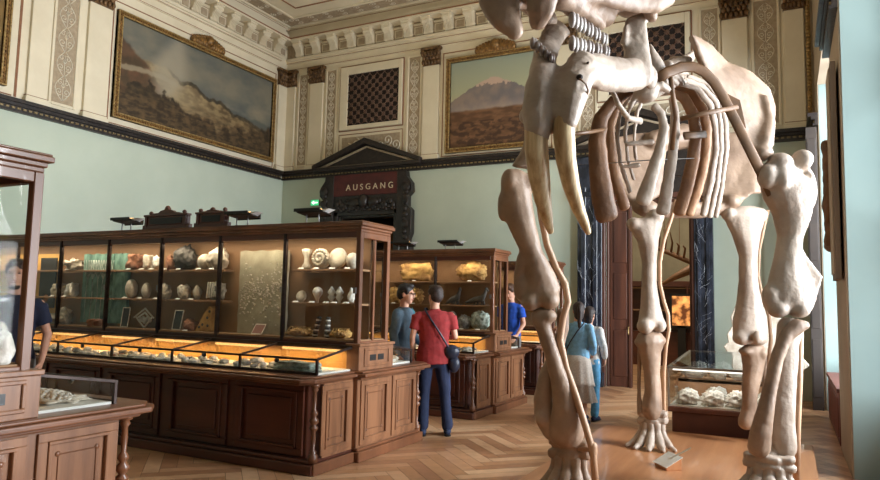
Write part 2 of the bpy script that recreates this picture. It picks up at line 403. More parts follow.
# ---- upper storey: pilasters, capitals, scroll panels
def pilaster(name, W, u0, u1, lab, cap=True, n=.06):
    t = None
    g = G(); wbox(g, W, u0, u1, 4.86, 6.95, 0, n); wbox(g, W, u0-.04, u1+.04, 4.75, 4.83, 0, n+.05); wbox(g, W, u0-.02, u1+.02, 4.83, 4.87, 0, n+.03)
    wbox(g, W, u0-.02, u1+.02, 4.875, 4.885, 0, n+.012, 1)
    o = struct(g, name, [cream, redline], None, .006, lab, 'pilaster')
    if cap:
        g = G(); wbox(g, W, u0-.01, u1+.01, 6.94, 7.30, 0, n+.02); wbox(g, W, u0-.05, u1+.05, 7.30, 7.36, 0, n+.07)
        w = u1-u0; nl = 5
        for r, (zz, rr) in enumerate(((7.02, .05), (7.12, .055), (7.2, .05))):
            for q in range(nl+1-r % 2):
                uu = u0+w*(q+.5*(r % 2))/nl
                g.ball(W(uu, zz, n+.03+.015*r), (rr*.8, rr*.8, rr*1.2), None, 8, 6)
        for s in (u0, u1): g.lathe([(.0, -.03), (.055, -.03), (.055, .03), (0, .03)], W(s, 7.25, n+.045), 10, 0, 'y' if W is WB else 'x')
        build(g, 'capital', [capm], o)
    return o
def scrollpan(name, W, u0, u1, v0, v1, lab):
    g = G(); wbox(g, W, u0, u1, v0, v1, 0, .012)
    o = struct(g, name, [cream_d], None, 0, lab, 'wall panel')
    g = G()
    for a, b, c, d in ((u0-.05, u0, v0-.05, v1+.05), (u1, u1+.05, v0-.05, v1+.05), (u0, u1, v0-.05, v0), (u0, u1, v1, v1+.05)): wbox(g, W, a, b, c, d, 0, .03)
    build(g, 'panel_border', [cream], o, .008)
    g = G(); scroll_panel(g, W, u0+.02, u1-.02, v0+.02, v1-.02, .016, 0); build(g, 'scroll_relief', [scrollm], o)
def lineframe(g, W, u0, u1, v0, v1, t=.018, n=.012, m=0):
    for a, b, c, d in ((u0, u1, v0, v0+t), (u0, u1, v1-t, v1), (u0, u0+t, v0+t, v1-t), (u1-t, u1, v0+t, v1-t)): wbox(g, W, a, b, c, d, 0, n, m)
k = 7
def nx():
    global k; k += 1; return 'trim_%d' % (k-1)
pilaster(nx(), WL, 6.84, 7.20, 'cream pilaster at the left picture edge, left of the scroll panel')
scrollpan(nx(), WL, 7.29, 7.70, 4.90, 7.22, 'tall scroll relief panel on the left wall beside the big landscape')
pilaster(nx(), WL, 7.88, 8.33, 'cream pilaster with bronzed capital just left of the big landscape')
pilaster(nx(), WL, 13.14, 13.5, 'cream corner pilaster on the left wall')
pilaster(nx(), WB, XL, -11.07, 'cream corner pilaster on the end wall')
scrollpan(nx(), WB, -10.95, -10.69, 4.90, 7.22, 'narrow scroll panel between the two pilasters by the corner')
pilaster(nx(), WB, -10.6, -10.2, 'cream pilaster second from the corner, above the doorway edge')
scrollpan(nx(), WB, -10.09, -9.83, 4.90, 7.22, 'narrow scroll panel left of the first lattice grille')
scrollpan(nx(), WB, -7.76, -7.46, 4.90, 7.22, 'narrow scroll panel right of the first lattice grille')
pilaster(nx(), WB, -7.36, -6.96, 'cream pilaster left of the mountain painting')
pilaster(nx(), WB, -4.2, -3.8, 'cream pilaster right of the mountain painting')
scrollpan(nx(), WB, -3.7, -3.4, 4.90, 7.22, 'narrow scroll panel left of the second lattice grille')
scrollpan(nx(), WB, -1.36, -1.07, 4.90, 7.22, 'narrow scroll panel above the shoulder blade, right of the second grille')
pilaster(nx(), WB, -1.0, -.56, 'cream pilaster with gilded capital above the shoulder blade')
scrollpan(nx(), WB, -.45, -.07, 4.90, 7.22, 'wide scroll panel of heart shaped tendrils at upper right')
pilaster(nx(), WB, .04, .36, 'cream pilaster in the far right corner')
g = G(); wbox(g, WB, .385, .46, 4.75, 7.4, 0, .06)
for q in range(40): g.ball(WB(.42, 4.8+.065*q, .07), (.035, .02, .03), None, 8, 5)
struct(g, nx(), [gold_l], None, 0, 'gilded beaded strip beside the far right corner', 'moulding')
# surround lines of the painting bays and the lattice grilles
g = G(); lineframe(g, WL, 8.40, 13.07, 4.80, 7.2); lineframe(g, WL, 6.66, 6.70, 4.80, 7.36); wbox(g, WL, 2, 6.62, 4.8, 4.82, 0, .012)
build(g, 'bay_line', [redline], wl)
g = G(); lineframe(g, WB, -6.88, -4.3, 4.80, 7.2); build(g, 'bay_line', [redline], wb)
def grille(name, u0, u1, v0, v1, lab):
    g = G(); wbox(g, WB, u0, u1, v0, v1, 0, .02)
    o = struct(g, name, [grillb], None, 0, lab, 'grille')
    g = G()
    for a, b, c, d in ((u0-.22, u0, v0-.1, v1+.2), (u1, u1+.1, v0-.1, v1+.2), (u0, u1, v0-.1, v0), (u0, u1, v1, v1+.2)): wbox(g, WB, a, b, c, d, 0, .06)
    lineframe(g, WB, u0-.25, u1+.13, v0-.13, v1+.23, .02, .035, 1); lineframe(g, WB, u0-.25, u1+.13, 4.82, v0-.2, .018, .02, 1)
    build(g, 'grille_frame', [cream, redline], o, .01)
    g = G(); p = .205; w, h = u1-u0, v1-v0
    for s in (1, -1):
        c = -h if s == 1 else 0
        kk = -20
        while kk < 40:
            cc = kk*p; kk += 1                     # line: v = s*u + cc (local)
            ua, ub = (max(0, -cc), min(w, h-cc)) if s == 1 else (max(0, cc-h), min(w, cc))
            if ub-ua < .03: continue
            P = [WB(u0+ua, v0+s*ua+cc, .035), WB(u0+ub, v0+s*ub+cc, .035)]
            g.sweep(P, [(.012, .012)]*2, 4, 0, up=(0, -1, 0), round_=False)
    i = 0
    while i*p < w:
        j = 0
        while j*p < h:
            for du, dv in ((0, 0), (.5, .5)):
                uu, vv = u0+(i+du)*p, v0+(j+dv)*p
                if u0+.05 < uu < u1-.05 and v0+.05 < vv < v1-.05:
                    for a in range(4): g.ball(WB(uu+.03*cos(a*pi/2), vv+.03*sin(a*pi/2), .03), (.026, .012, .026), None, 6, 4)
            j += 1
        i += 1
    build(g, 'lattice', [grillm], o)
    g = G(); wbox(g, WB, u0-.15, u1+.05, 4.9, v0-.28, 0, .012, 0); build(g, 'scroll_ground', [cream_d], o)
    g = G()
    for s in (-1, 1):
        for q in range(3):
            L = spiral((u0+u1)/2+s*(.22+.22*q), 5.2+.12*(q % 2), .13, -s*pi/2, 1.4, s)
            g.sweep([WB(a, b, .02) for a, b in L], [(.008, .014)]*len(L), 4, 0, up=(0, -1, 0), round_=False)
    build(g, 'scroll_relief', [scrollm], o)
grille('trim_40', -9.45, -8.02, 5.76, 7.03, 'dark diamond lattice grille above the left doorway')
grille('trim_41', -3.12, -1.66, 5.76, 7.03, 'dark diamond lattice grille behind the jaw of the skeleton')

# ---- paintings
def painting(W, u0, u1, v0, v1, label, fn, nu, nv, fw=.11, cart=True):
    c = W((u0+u1)/2, v0, 0); t = thing('painting', c, label, 'painting', 'framed landscapes above the moulding')
    g = G(); g.c = []
    for j in range(nv+1):
        for i in range(nu+1):
            a, b = i/nu, j/nv
            g.v.append(Vector(W(u0+fw+(u1-u0-2*fw)*a, v0+fw+(v1-v0-2*fw)*b, .03))); q = fn(a, b); g.c.append(srgb(*[max(0, min(255, x)) for x in q]))
    for j in range(nv):
        for i in range(nu):
            f = [j*(nu+1)+i, j*(nu+1)+i+1, (j+1)*(nu+1)+i+1, (j+1)*(nu+1)+i]
            if W is WL: f = f                             # faces the room (+X)
            g.f.append(f); g.m.append(0); g.s.append(False)
    o = len(g.v); wbox(g, W, u0+fw*.6, u1-fw*.6, v0+fw*.6, v1-fw*.6, 0, .025); g.c += [srgb(60, 50, 40)]*(len(g.v)-o)
    build(g, 'canvas', [art], t)
    g = G()
    for a, b, c_, d in ((u0, u1, v0, v0+fw), (u0, u1, v1-fw, v1), (u0, u0+fw, v0+fw, v1-fw), (u1-fw, u1, v0+fw, v1-fw)):
        wbox(g, W, a, b, c_, d, 0, .07)
    e = fw*.28
    lineframe(g, W, u0+fw-.03, u1-fw+.03, v0+fw-.03, v1-fw+.03, .03, .085, 1)
    lineframe(g, W, u0, u1, v0, v1, .03, .09, 1)
    nb = int((u1-u0)/.06)
    for q in range(nb):
        for vv in (v0+fw*.5, v1-fw*.5): g.ball(W(u0+(q+.5)*(u1-u0)/nb, vv, .072), (.02, .02, .02), None, 6, 4, 0)
    nb = int((v1-v0)/.06)
    for q in range(nb):
        for uu in (u0+fw*.5, u1-fw*.5): g.ball(W(uu, v0+(q+.5)*(v1-v0)/nb, .072), (.02, .02, .02), None, 6, 4, 0)
    build(g, 'frame', [gold, gold_l], t, .006)
    if cart:
        g = G(); uc = (u0+u1)/2; zb = v1
        for q in range(13):
            x = (q-6)/6; hh = .27*(1-.45*abs(x)**1.5)
            g.ball(W(uc+x*.42, zb+hh*.45, .06), (.07, .07, hh*.5), None, 10, 6); g.ball(W(uc+x*.42, zb+hh*.9, .08), .045, None, 8, 5)
        g.ball(W(uc, zb+.16, .08), (.12, .12, .13)); wbox(g, W, uc-.46, uc+.46, zb, zb+.05, 0, .09)
        build(g, 'cartouche', [gold], t)
    return t
def nz(x, y, s, sd=0, o=5): return noise.fractal(Vector((x*s, y*s, sd)), 1.0, 2.0, o)
def mix(a, b, t): t = max(0, min(1, t)); return tuple(a[i]+(b[i]-a[i])*t for i in range(3))
def sst(e, w): t = max(0, min(1, .5+e/w)); return t*t*(3-2*t)
def land(a, b):
    x = a*2.1
    c = mix((146, 140, 122), (108, 112, 108), .5+.9*nz(x, b*1.6, 2.2, 1)); c = mix(c, (178, 164, 136), (.62-b)*1.0+.6*nz(x, b*2, 3, 4))
    far = .40-.12*a+.03*nz(x, 0, 5, 9)
    c = mix(c, (96, 102, 98), .8*sst(far+.12-b, .04)*sst(a-.3, .3)); c = mix(c, (136, 138, 126), .8*sst(far+.03-b, .05))
    rid = .64-.46*max(0, a-.24)**.9+.045*nz(x, .2, 5, 2)
    land_c = mix((168, 146, 106), (112, 92, 66), .45+1.5*nz(x, b*2, 7, 7)); land_c = mix(land_c, (196, 180, 144), .65*(1-abs(a-.30-.3*(.5-b))*4))
    c = mix(c, land_c, sst(rid-b, .05))
    c = mix(c, mix((62, 56, 46), (92, 80, 60), .5+nz(x, b, 20, 6)), .85*sst(.022-abs(b-rid)+.012*nz(x, b, 12, 5), .012)*sst(a-.27, .03))
    hill = .80-1.5*a+.06*nz(x, b, 6, 8)
    c = mix(c, mix((118, 84, 62), (84, 68, 52), .5+nz(x, b, 8, 9)), .9*sst(hill-b, .06)*sst(.24-a, .06))
    c = mix(c, (182, 168, 140), .8*sst(.026+.02*nz(x, b, 9, 3)-abs(b-.49-.04*sin(a*9)), .02)*sst(.34-a, .1))
    c = mix(c, (192, 182, 160), .7*sst(.10-abs(a-.27-.12*(b-.55))-.16*abs(b-.62), .1))
    tr = .42-abs(a-.17)*.9+.14*nz(x, b, 8, 11)
    c = mix(c, mix((52, 46, 36), (80, 66, 48), .5+1.5*nz(x, b, 18, 12)), sst(tr-b, .05)*sst(.42-a, .04))
    fg = .16+.05*sin(a*7)+.14*nz(x, .3, 6, 13)+.13*a
    c = mix(c, mix((50, 43, 34), (92, 74, 52), .42+1.6*nz(x, b, 16, 14)), sst(fg-b, .06))
    c = mix(c, mix((140, 112, 78), (72, 58, 42), .5+2*nz(x, b*3, 9, 15)), .5*sst(.30-b, .2))
    return tuple(v*.84 for v in c)
def mount(a, b):
    x = a*1.15
    c = mix((176, 176, 142), (150, 160, 146), (b-.5)*2); c = mix(c, (196, 172, 140), max(0, .62-b)*3)
    top = .78-.62*abs(a-.47)**1.25+.012*nz(x, 0, 14, 2)
    if b < top and b > .40:
        c = mix((116, 110, 112), (140, 126, 118), .5+nz(x, b, 8, 3)+(.44-a)); c = mix(c, (184, 164, 150), max(0, .52-b)*4)
        if b > .70-.06*nz(x, b, 16, 4): c = mix(c, (206, 178, 160), .8)
    c = mix(c, mix((92, 66, 48), (122, 90, 66), .5+1.2*nz(x, b*3, 6, 6)), sst(.42+.01*nz(x, 0, 8, 5)-b, .03))
    if b < .30: c = mix(c, (66, 48, 38), .8*sst(nz(x, b*2.5, 9, 8)-.1+(.3-b)*.5, .2))
    return c
painting(WL, 8.47, 13.02, 4.92, 7.03, 'wide gilt framed landscape of a misty mountain valley on the left wall', land, 230, 110)
painting(WB, -6.77, -4.40, 4.86, 7.03, 'gilt framed painting of a pale broad mountain over a brown plain', mount, 120, 110)
painting(WL, 2.0, 6.50, 4.92, 7.03, 'gilt framed painting cut off at the left picture edge', lambda a, b: mix((150, 120, 70), (92, 72, 44), .5+nz(a, b, 6, 5)), 20, 10, .11, False)

# ---- doorways
def portal(name, lab, d, uo0, uo1, mats_side, carved):
    u0, u1, h = d
    g = G(); wbox(g, WB, u0-.12, u0, 0, h+.12, 0, .12); wbox(g, WB, u1, u1+.12, 0, h+.12, 0, .12); wbox(g, WB, u0-.12, u1+.12, h, h+.12, 0, .12)
    g.box(u0-.001, u0+.05, YW, YW+.3, 0, h); g.box(u1-.05, u1+.001, YW, YW+.3, 0, h); g.box(u0, u1, YW, YW+.3, h-.05, h)
    o = struct(g, name, [doorwood if not carved else black], None, .01, lab, 'doorway')
    uc = (uo0+uo1)/2; w = uo1-uo0
    g = G(); zb, za = 4.72, 5.36                            # pediment
    g.prism([WB(uo0-.12, zb, 0), WB(uo1+.12, zb, 0), WB(uc, za-.06, 0)], (0, -.10, 0))
    for s, ue in ((-1, uo0-.22), (1, uo1+.22)):
        g.prism([WB(ue, zb, 0), WB(ue, zb+.09, 0), WB(uc, za+.02, 0), WB(uc, za-.12, 0)], (0, -.24, 0))
        g.prism([WB(ue-s*.25, zb+.02, .1), WB(ue-s*.2, zb+.06, .1), WB(uc, za-.16, .1), WB(uc, za-.20, .1)], (0, -.04, 0), 1)
    wbox(g, WB, uo0-.22, uo1+.22, zb-.06, zb+.02, 0, .24); wbox(g, WB, uo0-.2, uo1+.2, zb+.03, zb+.045, 0, .17, 1)
    build(g, 'pediment', [black, cream_d], o, .006)
    g = G(); wbox(g, WB, uo0+.33, uo1-.33, 4.02, 4.53, 0, .16)
    build(g, 'sign_board', [redboard if carved else black], o, .006)
    if carved:
        cu_ = bpy.data.curves.new('t', 'FONT'); cu_.body = 'AUSGANG'; cu_.size = .20; cu_.extrude = .004; cu_.space_character = 1.6; cu_.align_x = 'CENTER'; cu_.align_y = 'CENTER'
        to = bpy.data.objects.new('t', cu_); COL.objects.link(to)
        me = bpy.data.meshes.new_from_object(to.evaluated_get(bpy.context.evaluated_depsgraph_get())); bpy.data.objects.remove(to)
        M4 = Matrix.Translation((-8.67, YW-.165, 4.21)) @ Matrix.Rotation(pi/2, 4, 'X')
        me.transform(M4); g = G(); g.add([v.co for v in me.vertices], [tuple(p.vertices) for p in me.polygons])
        build(g, 'lettering', [M('pale_gold_letters', srgb(206, 190, 160), rough=.5)], o)
        g = G()                                             # carved frieze and side scrolls
        wbox(g, WB, u0-.1, u1+.1, h+.1, 4.02, 0, .14)
        for q in range(22):
            x = u0+(u1-u0)*q/21; g.ball(WB(x, 3.82+.06*sin(q*1.7), .15), (.06, .04, .08), None, 8, 6); g.ball(WB(x+.03, 3.7+.03*cos(q*2.3), .15), (.045, .03, .05), None, 8, 6)
        for s in (-1, 1): g.ball(WB(uc+s*.25, 3.85, .17), (.16, .06, .1))
        g.ball(WB(uc, 3.88, .2), (.12, .08, .16))
        build(g, 'carved_frieze', [black], o)
        for s, ue, ui in ((-1, uo0, u0), (1, uo1, u1)):
            g = G(); out = []
            P = [(.0, 0), (.0, 2.8), (.06, 2.95), (.0, 3.1), (.0, 3.62), (.10, 3.72), (.10, 3.95), (.0, 4.05), (.02, 4.25), (.14, 4.40), (.16, 4.53)]
            poly = [WB(ue-s*n, v, 0) for n, v in P]+[WB(ui+s*.1, 4.53, 0), WB(ui+s*.1, 0, 0)]
            g.prism(poly, (0, -.17, 0))
            for zz, rr in ((4.15, .12), (3.85, .09), (3.3, .10), (2.75, .08)): g.lathe([(0, -.02), (rr, -.02), (rr*.7, .03), (0, .04)][::-1], WB(ue-s*.14, zz, .19), 12, 0, 'y'); 
            for q in range(9): g.ball(WB(ue-s*(.15+.03*(q % 2)), 3.0+.13*q, .17), (.07, .04, .06), None, 8, 5)
            build(g, 'side_scroll', [black], o, .006)
    else:
        for a, b in ((uo0, u0-.05), (u1+.05, uo1)):
            g = G(); wbox(g, WB, a, b, 0, 4.5, 0, .16); w3 = (b-a)/3
            wbox(g, WB, a+w3*.5, a+w3*1.1, .3, 3.9, .16, .20); wbox(g, WB, b-w3*1.1, b-w3*.5, .3, 3.9, .16, .20)
            wbox(g, WB, a-.05, b+.05, 3.70, 3.80, 0, .24); wbox(g, WB, a-.04, b+.04, 0, .28, 0, .22); wbox(g, WB, a-.03, b+.03, 4.35, 4.5, 0, .22)
            ob = build(g, 'marble_pilaster', [marble], o, .012)
            g = G()                                         # white veins in the polished stone
            for q in range(46):
                x = random.uniform(a+.04, b-.1); z = random.uniform(.4, 3.5); P = []
                dx, dz = random.uniform(-.05, .05), random.uniform(.02, .09)
                for r in range(6):
                    P.append(WB(max(a+.02, min(b-.02, x)), z, .201)); x += dx*.6+random.uniform(-.018, .018); z += dz*random.uniform(.3, 1)
                g.sweep(P, [(.0012, random.uniform(.0006, .0022))]*6, 4, 0, up=(0, -1, 0), round_=False)
            build(g, 'vein', [M('white_vein', srgb(170, 176, 186), rough=.3)], ob)
        g = G(); wbox(g, WB, u0-.1, u1+.1, h+.1, 4.02, 0, .14); build(g, 'carved_frieze', [black], o, .01)
    return o
p1 = portal('door_1', 'black carved doorway with pediment and a red AUSGANG sign', D1, -10.09, -7.53, None, True)
p2 = portal('door_2', 'doorway of dark blue veined marble pilasters behind the skeleton', D2, -3.72, -1.2, None, False)
g = G(); g.box(-3.12, -2.72, YW+.06, YW+.12, 0, 3.55); 
for z0, z1 in ((.2, 1.1), (1.3, 2.2), (2.4, 3.4)): g.box(-3.05, -2.79, YW+.045, YW+.06, z0, z1)
g.box(-2.76, -2.70, YW+.03, YW+.15, 0, 3.57)
lf = build(g, 'door_leaf', [doorwood], p2, .012)
g = G(); g.sweep([(-2.75, YW+.02, 1.15), (-2.75, YW-.03, 1.15), (-2.75, YW-.03, 1.02)], .012, 8); build(g, 'door_handle', [gold_l], lf)
# rooms beyond the doorways
g = G(); g.box(-11, -7, 17, 17.2, 0, 5, 0); g.box(-11.2, -11, YW+.3, 17.2, 0, 5); g.box(-7, -6.8, YW+.3, 17.2, 0, 5); g.box(-11, -7, YW+.3, 17.2, 4.8, 5)
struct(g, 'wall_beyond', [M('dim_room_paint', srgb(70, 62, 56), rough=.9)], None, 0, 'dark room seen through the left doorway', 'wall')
olive = M('olive_room_paint', srgb(150, 142, 120), srgb(136, 128, 108), 2, .85)
g = G(); g.box(-6.2, .5, 19.8, 20, 0, 6, 0); g.box(-6.4, -6.2, YW+.3, 20, 0, 6); g.box(.5, .7, YW+.3, 20, 0, 6); g.box(-6.2, .5, YW+.3, 20, 5.8, 6)
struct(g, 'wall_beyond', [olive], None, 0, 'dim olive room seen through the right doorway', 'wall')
# ceiling-side emergency sign
p = atY(316, 203, YW); t = thing('exit_sign', (p.x, YW-.06, p.z), 'small green lit escape sign on the end wall beside the left doorway', 'sign')
g = G(); g.box(p.x-.13, p.x+.13, YW-.05, YW, p.z-.08, p.z+.08); build(g, 'housing', [steel], t)
g = G(); g.box(p.x-.12, p.x+.12, YW-.056, YW-.05, p.z-.07, p.z+.07); build(g, 'lit_face', [emis('green_sign_light', srgb(60, 170, 110), 1.2)], t)
g = G(); g.box(p.x-.02, p.x+.09, YW-.06, YW-.055, p.z-.012, p.z+.012); g.prism([(p.x-.02, YW-.06, p.z-.045), (p.x-.02, YW-.06, p.z+.045), (p.x-.09, YW-.06, p.z)], (0, .005, 0)); build(g, 'arrow', [emis('white_sign_light', (1, 1, 1, 1), 1.6)], t)
# tall dark corner panel, bench and hangings by the windows
g = G(); g.box(.31, .47, 12.36, 12.42, 0, 4.5); 
for q in range(4): g.box(.33, .45, 12.35, 12.36, .2+1.07*q, 1.1+1.07*q)
tag(build(g, 'dark_corner_panel', [M('dark_corner_board', srgb(56, 46, 40), srgb(46, 38, 34), 4, .6)], None, .006), 'tall dark panel in the far right corner', 'shutter')
g = G(); g.box(.5, .95, 9.3, 11.7, 0, .6); g.box(.48, .97, 9.28, 11.72, .6, .65)
for q in range(14): g.box(.49, .5, 9.4+.16*q, 9.48+.16*q, .08, .54)
tag(build(g, 'radiator_cover', [M('red_brown_cover', srgb(122, 66, 54), srgb(100, 54, 44), 4, .5)], None, .006), 'red brown radiator cover in the far window niche', 'radiator cover')
g = G(); g.box(.425, .475, 7.72, 8.28, 1.86, 4.05, 0); g.box(.41, .425, 7.78, 8.22, 1.92, 3.99, 1); g.box(.475, .5, 7.9, 8.1, 3.6, 3.7, 0); g.box(.475, .5, 7.9, 8.1, 2.2, 2.3, 0)
tag(build(g, 'display_board', [M('grey_brown_board', srgb(128, 112, 98), rough=.7), M('board_face', srgb(176, 160, 140), rough=.7)], None, .004), 'tall narrow board hung edge-on to the window pier', 'board')
g = G(); pts = []; rr = []
for q in range(9): pts.append((.42+.015*sin(q*2.1), 8.55+.03*sin(q*1.3), 2.26+.14*q)); rr.append((.05+.018*sin(q*1.9+1), .16+.03*sin(q*2.7)))
g.sweep(pts, rr, 12, up=(1, 0, 0))
fs = organic(g, 'fossil_slab', [bone_d], None, .015, 2, .015, 9)
tag(fs, 'long rugged brown fossil slab hung on the window pier', 'fossil')
g = G(); g.box(.46, .5, 8.45, 8.65, 2.02, 2.18); g.box(.43, .47, 8.5, 8.6, 2.16, 2.2); tag(build(g, 'wall_bracket', [steel], None, .004), 'small grey metal bracket below the hanging brown fossil slab', 'bracket')
# ================================================================ the long display cases
XE = -3.75                                    # right-hand end of every case
MOD = .925
lampm = emis('warm_lamp_tube', (1, .55, .18, 1), 2)
SH = (1.16, 1.52, 1.87)                        # standing heights inside a vitrine
def display_case(yc, n, label, back=True, single=False, shelves=None, far=True):
    """n bays long, right-hand end at XE; table desks on both sides of a tall glazed vitrine"""
    x1 = XE; x0 = XE-n*MOD-.04
    t = thing('display_case', ((x0+x1)/2, yc, 0), label, 'display case', 'rows of walnut display cases')
    sides = (-1, 1)
    def bx(g, xa, xb, s, ya, yb, za, zb, m=0): g.box(xa, xb, yc+s*ya, yc+s*yb, za, zb, m)
    # --- cupboard body
    g = G()
    g.prism([(x0+.02, yc-.885, .11), (x1-.16, yc-.885, .11), (x1-.06, yc-.79, .11), (x1-.06, yc+.79, .11), (x1-.16, yc+.885, .11), (x0+.02, yc+.885, .11)], (0, 0, .69), 0)
    g.box(x1-.06, x1+.0, yc-.32, yc+.86, .11, .80, 1); g.box(x1-.06, x1-.045, yc-.80, yc-.32, .11, .80, 1)
    build(g, 'body', [wood_d, wood_e], t, .006)
    g = G(); g.box(x0-.02, x1-.02, yc-.985, yc+.985, 0, .09, 0); g.box(x0-.01, x1-.04, yc-.955, yc+.955, .09, .125, 0)
    g.box(x1-.03, x1+.05, yc-.34, yc+.96, 0, .10, 1); g.box(x1-.03, x1+.03, yc-.33, yc+.93, .10, .13, 1)
    g.box(x1-.03, x1+.0, yc-.97, yc-.34, 0, .10, 1)
    build(g, 'plinth', [wood_d, wood], t, .008)
    # framed panels along the front and the back
    for s in sides:
        for i in range(n):
            xa, xb = x1-.19-i*MOD-.82, x1-.19-i*MOD
            g = G(); yb = .885
            for a, b, c, d in ((xa, xb, .14, .20), (xa, xb, .72, .78), (xa, xa+.07, .2, .72), (xb-.07, xb, .2, .72)): bx(g, a, b, s, yb, yb+.022, c, d)
            for a, b, c, d in ((xa+.07, xb-.07, .2, .225), (xa+.07, xb-.07, .695, .72), (xa+.07, xa+.095, .2, .72), (xb-.095, xb-.07, .2, .72)): bx(g, a, b, s, yb, yb+.034, c, d)
            bx(g, xa+.15, xb-.15, s, yb, yb+.014, .27, .65)
            build(g, 'panel', [wood_d], t, .006)
    # end panels with corner ornaments
    for ya, yb, xo in ((-.84, -.38, x1-.045), (-.27, .27, x1), (.33, .84, x1)):
        g = G(); z0, z1 = .15, .77
        for a, b, c, d in ((ya, yb, z0, z0+.05), (ya, yb, z1-.05, z1), (ya, ya+.06, z0+.05, z1-.05), (yb-.06, yb, z0+.05, z1-.05)): g.box(xo, xo+.016, yc+a, yc+b, c, d)
        for a, b, c, d in ((ya+.06, yb-.06, z0+.05, z0+.07), (ya+.06, yb-.06, z1-.07, z1-.05), (ya+.06, ya+.08, z0+.07, z1-.07), (yb-.08, yb-.06, z0+.07, z1-.07)): g.box(xo, xo+.026, yc+a, yc+b, c, d)
        a, b, c, d = ya+.13, yb-.13, z0+.13, z1-.13
        for p in ((a, b, c, c+.007), (a, b, d-.007, d), (a, a+.007, c+.007, d-.007), (b-.007, b, c+.007, d-.007)): g.box(xo, xo+.006, yc+p[0], yc+p[1], p[2], p[3], 1)
        for u in (a, b):
            for v in (c, d): g.lathe([(.017, 0), (.017, .006), (0, .009)], (xo, yc+u, v), 8, 1, 'x')
        build(g, 'end_panel', [wood_e, wood], t, .004)
    # turned corner columns
    for s in sides:
        g = G(); prof = [(.045, .10), (.045, .17), (.026, .18), (.034, .20), (.016, .215), (.022, .30), (.019, .37), (.040, .40), (.040, .415), (.020, .43), (.043, .46), (.043, .48), (.020, .505), (.036, .53), (.030, .55), (.016, .57), (.021, .66), (.017, .72), (.034, .745), (.022, .76), (.042, .77), (.042, .80)]
        g.lathe(prof, (x1-.06+.045*(s > 0), yc+s*.915, .0), 14)
        build(g, 'corner_column', [wood], t)
    # --- counter
    g = G()
    def ctop(e, z0, z1, m=0):
        yA, yB, xa, xb = yc-1.10-e, yc+1.12+e, x0-.05-e, x1+.10+e; c = .10
        g.prism([(xa, yA, z0), (xb-.09-c, yA, z0), (xb-.09, yA+c, z0), (xb-.09, yc-.35, z0), (xb, yc-.33, z0), (xb, yB-c, z0), (xb-c, yB, z0), (xa, yB, z0)], (0, 0, z1-z0), m)
    ctop(-.05, .785, .81); ctop(0, .81, .845); ctop(-.03, .845, .865)
    build(g, 'counter_top', [wood], t, .01, seg=2)
    # --- vitrine frame
    xv = x1-.036; vy = .285; zb, zt = 1.12, 2.24
    g = G()
    bx(g, x0, xv, 1, -vy, vy, .865, .88); bx(g, x0, xv-.12, 1, -vy+.02, vy-.02, .88, 1.09)
    for s in sides:
        bx(g, x0+.05, xv-.055, s, vy-.05, vy, 1.09, 1.145); bx(g, x0+.05, xv-.055, s, vy-.05, vy, zt-.06, zt)
    g.box(xv-.05, xv-.001, yc-vy+.055, yc+vy-.055, 1.09, 1.15, 1); g.box(xv-.05, xv-.001, yc-vy+.055, yc+vy-.055, zt-.06, zt, 1)
    for s in sides: bx(g, xv-.055, xv, s, vy-.055, vy+.002, 1.09, zt, 1); bx(g, x0, x0+.05, s, vy-.05, vy, 1.09, zt)
    bx(g, xv-.035, xv-.005, 1, -.015, .015, 1.15, zt-.06, 1)
    build(g, 'vitrine_frame', [wood_d, wood], t, .005)
    g = G(); bx(g, x0+.02, xv-.02, 1, -vy+.01, vy-.01, 1.145, 1.16); build(g, 'vitrine_base', [wood_l], t)
    for s in sides:
        for i in range(1, n):
            g = G(); xm = xv-.03-i*MOD; bx(g, xm-.018, xm+.018, s, vy-.03, vy+.012, 1.12, zt); bx(g, xm-.008, xm+.008, s, vy+.012, vy+.02, 1.12, zt)
            build(g, 'glazing_bar', [frame_m], t, .003)
        if s < 0:
            for i in range(n):
                g = G(); xm = xv-.05-i*MOD; bx(g, xm-.016, xm+.016, s, vy, vy+.018, 1.62, 1.68); build(g, 'hinge', [steel], t)
    g = G()
    for e, a, b in ((0, zt, zt+.03), (.012, zt+.03, zt+.06), (.036, zt+.06, zt+.095), (.028, zt+.095, zt+.11)): g.box(x0-e, xv+e, yc-vy-e, yc+vy+e, a, b)
    build(g, 'cornice', [wood], t, .006)
    g = G(); g.box(x0+.03, xv-.06, yc-.012, yc+.012, 1.16, zt); build(g, 'back_board', [wood_l], t)
    for s in sides:
        for i in range(n):
            xa, xb = xv-.03-(i+1)*MOD+.02, xv-.03-i*MOD-.02
            g = G(); bx(g, xa, xb, s, vy-.02, vy-.014, 1.15, zt-.06); build(g, 'glass_pane', [gl_clear], t)
            if s < 0 and (shelves is None or shelves[i]):
                for z in (SH[1], SH[2]):
                    g = G(); bx(g, xa, xb, s, .03, .185, z-.022, z); build(g, 'shelf', [wood_l], t, .003)
    g = G(); g.box(xv-.03, xv-.024, yc-vy+.05, yc+vy-.05, 1.15, zt-.06); build(g, 'end_glass', [gl_end], t)
    for z in (SH[1], SH[2]):
        g = G(); g.box(xv-.3, xv-.06, yc+.03, yc+vy-.05, z-.012, z); build(g, 'glass_shelf', [gl_clear], t)
    # --- end block with two slots
    g = G(); g.box(x1-.14, x1+.01, yc-.325, yc+.325, .865, 1.10); g.box(x1-.15, x1+.025, yc-.335, yc+.335, 1.10, 1.13)
    for a, b, c, d in ((-.24, .24, .90, .925), (-.24, .24, 1.055, 1.08), (-.24, -.215, .925, 1.055), (.215, .24, .925, 1.055)): g.box(x1+.01, x1+.022, yc+a, yc+b, c, d)
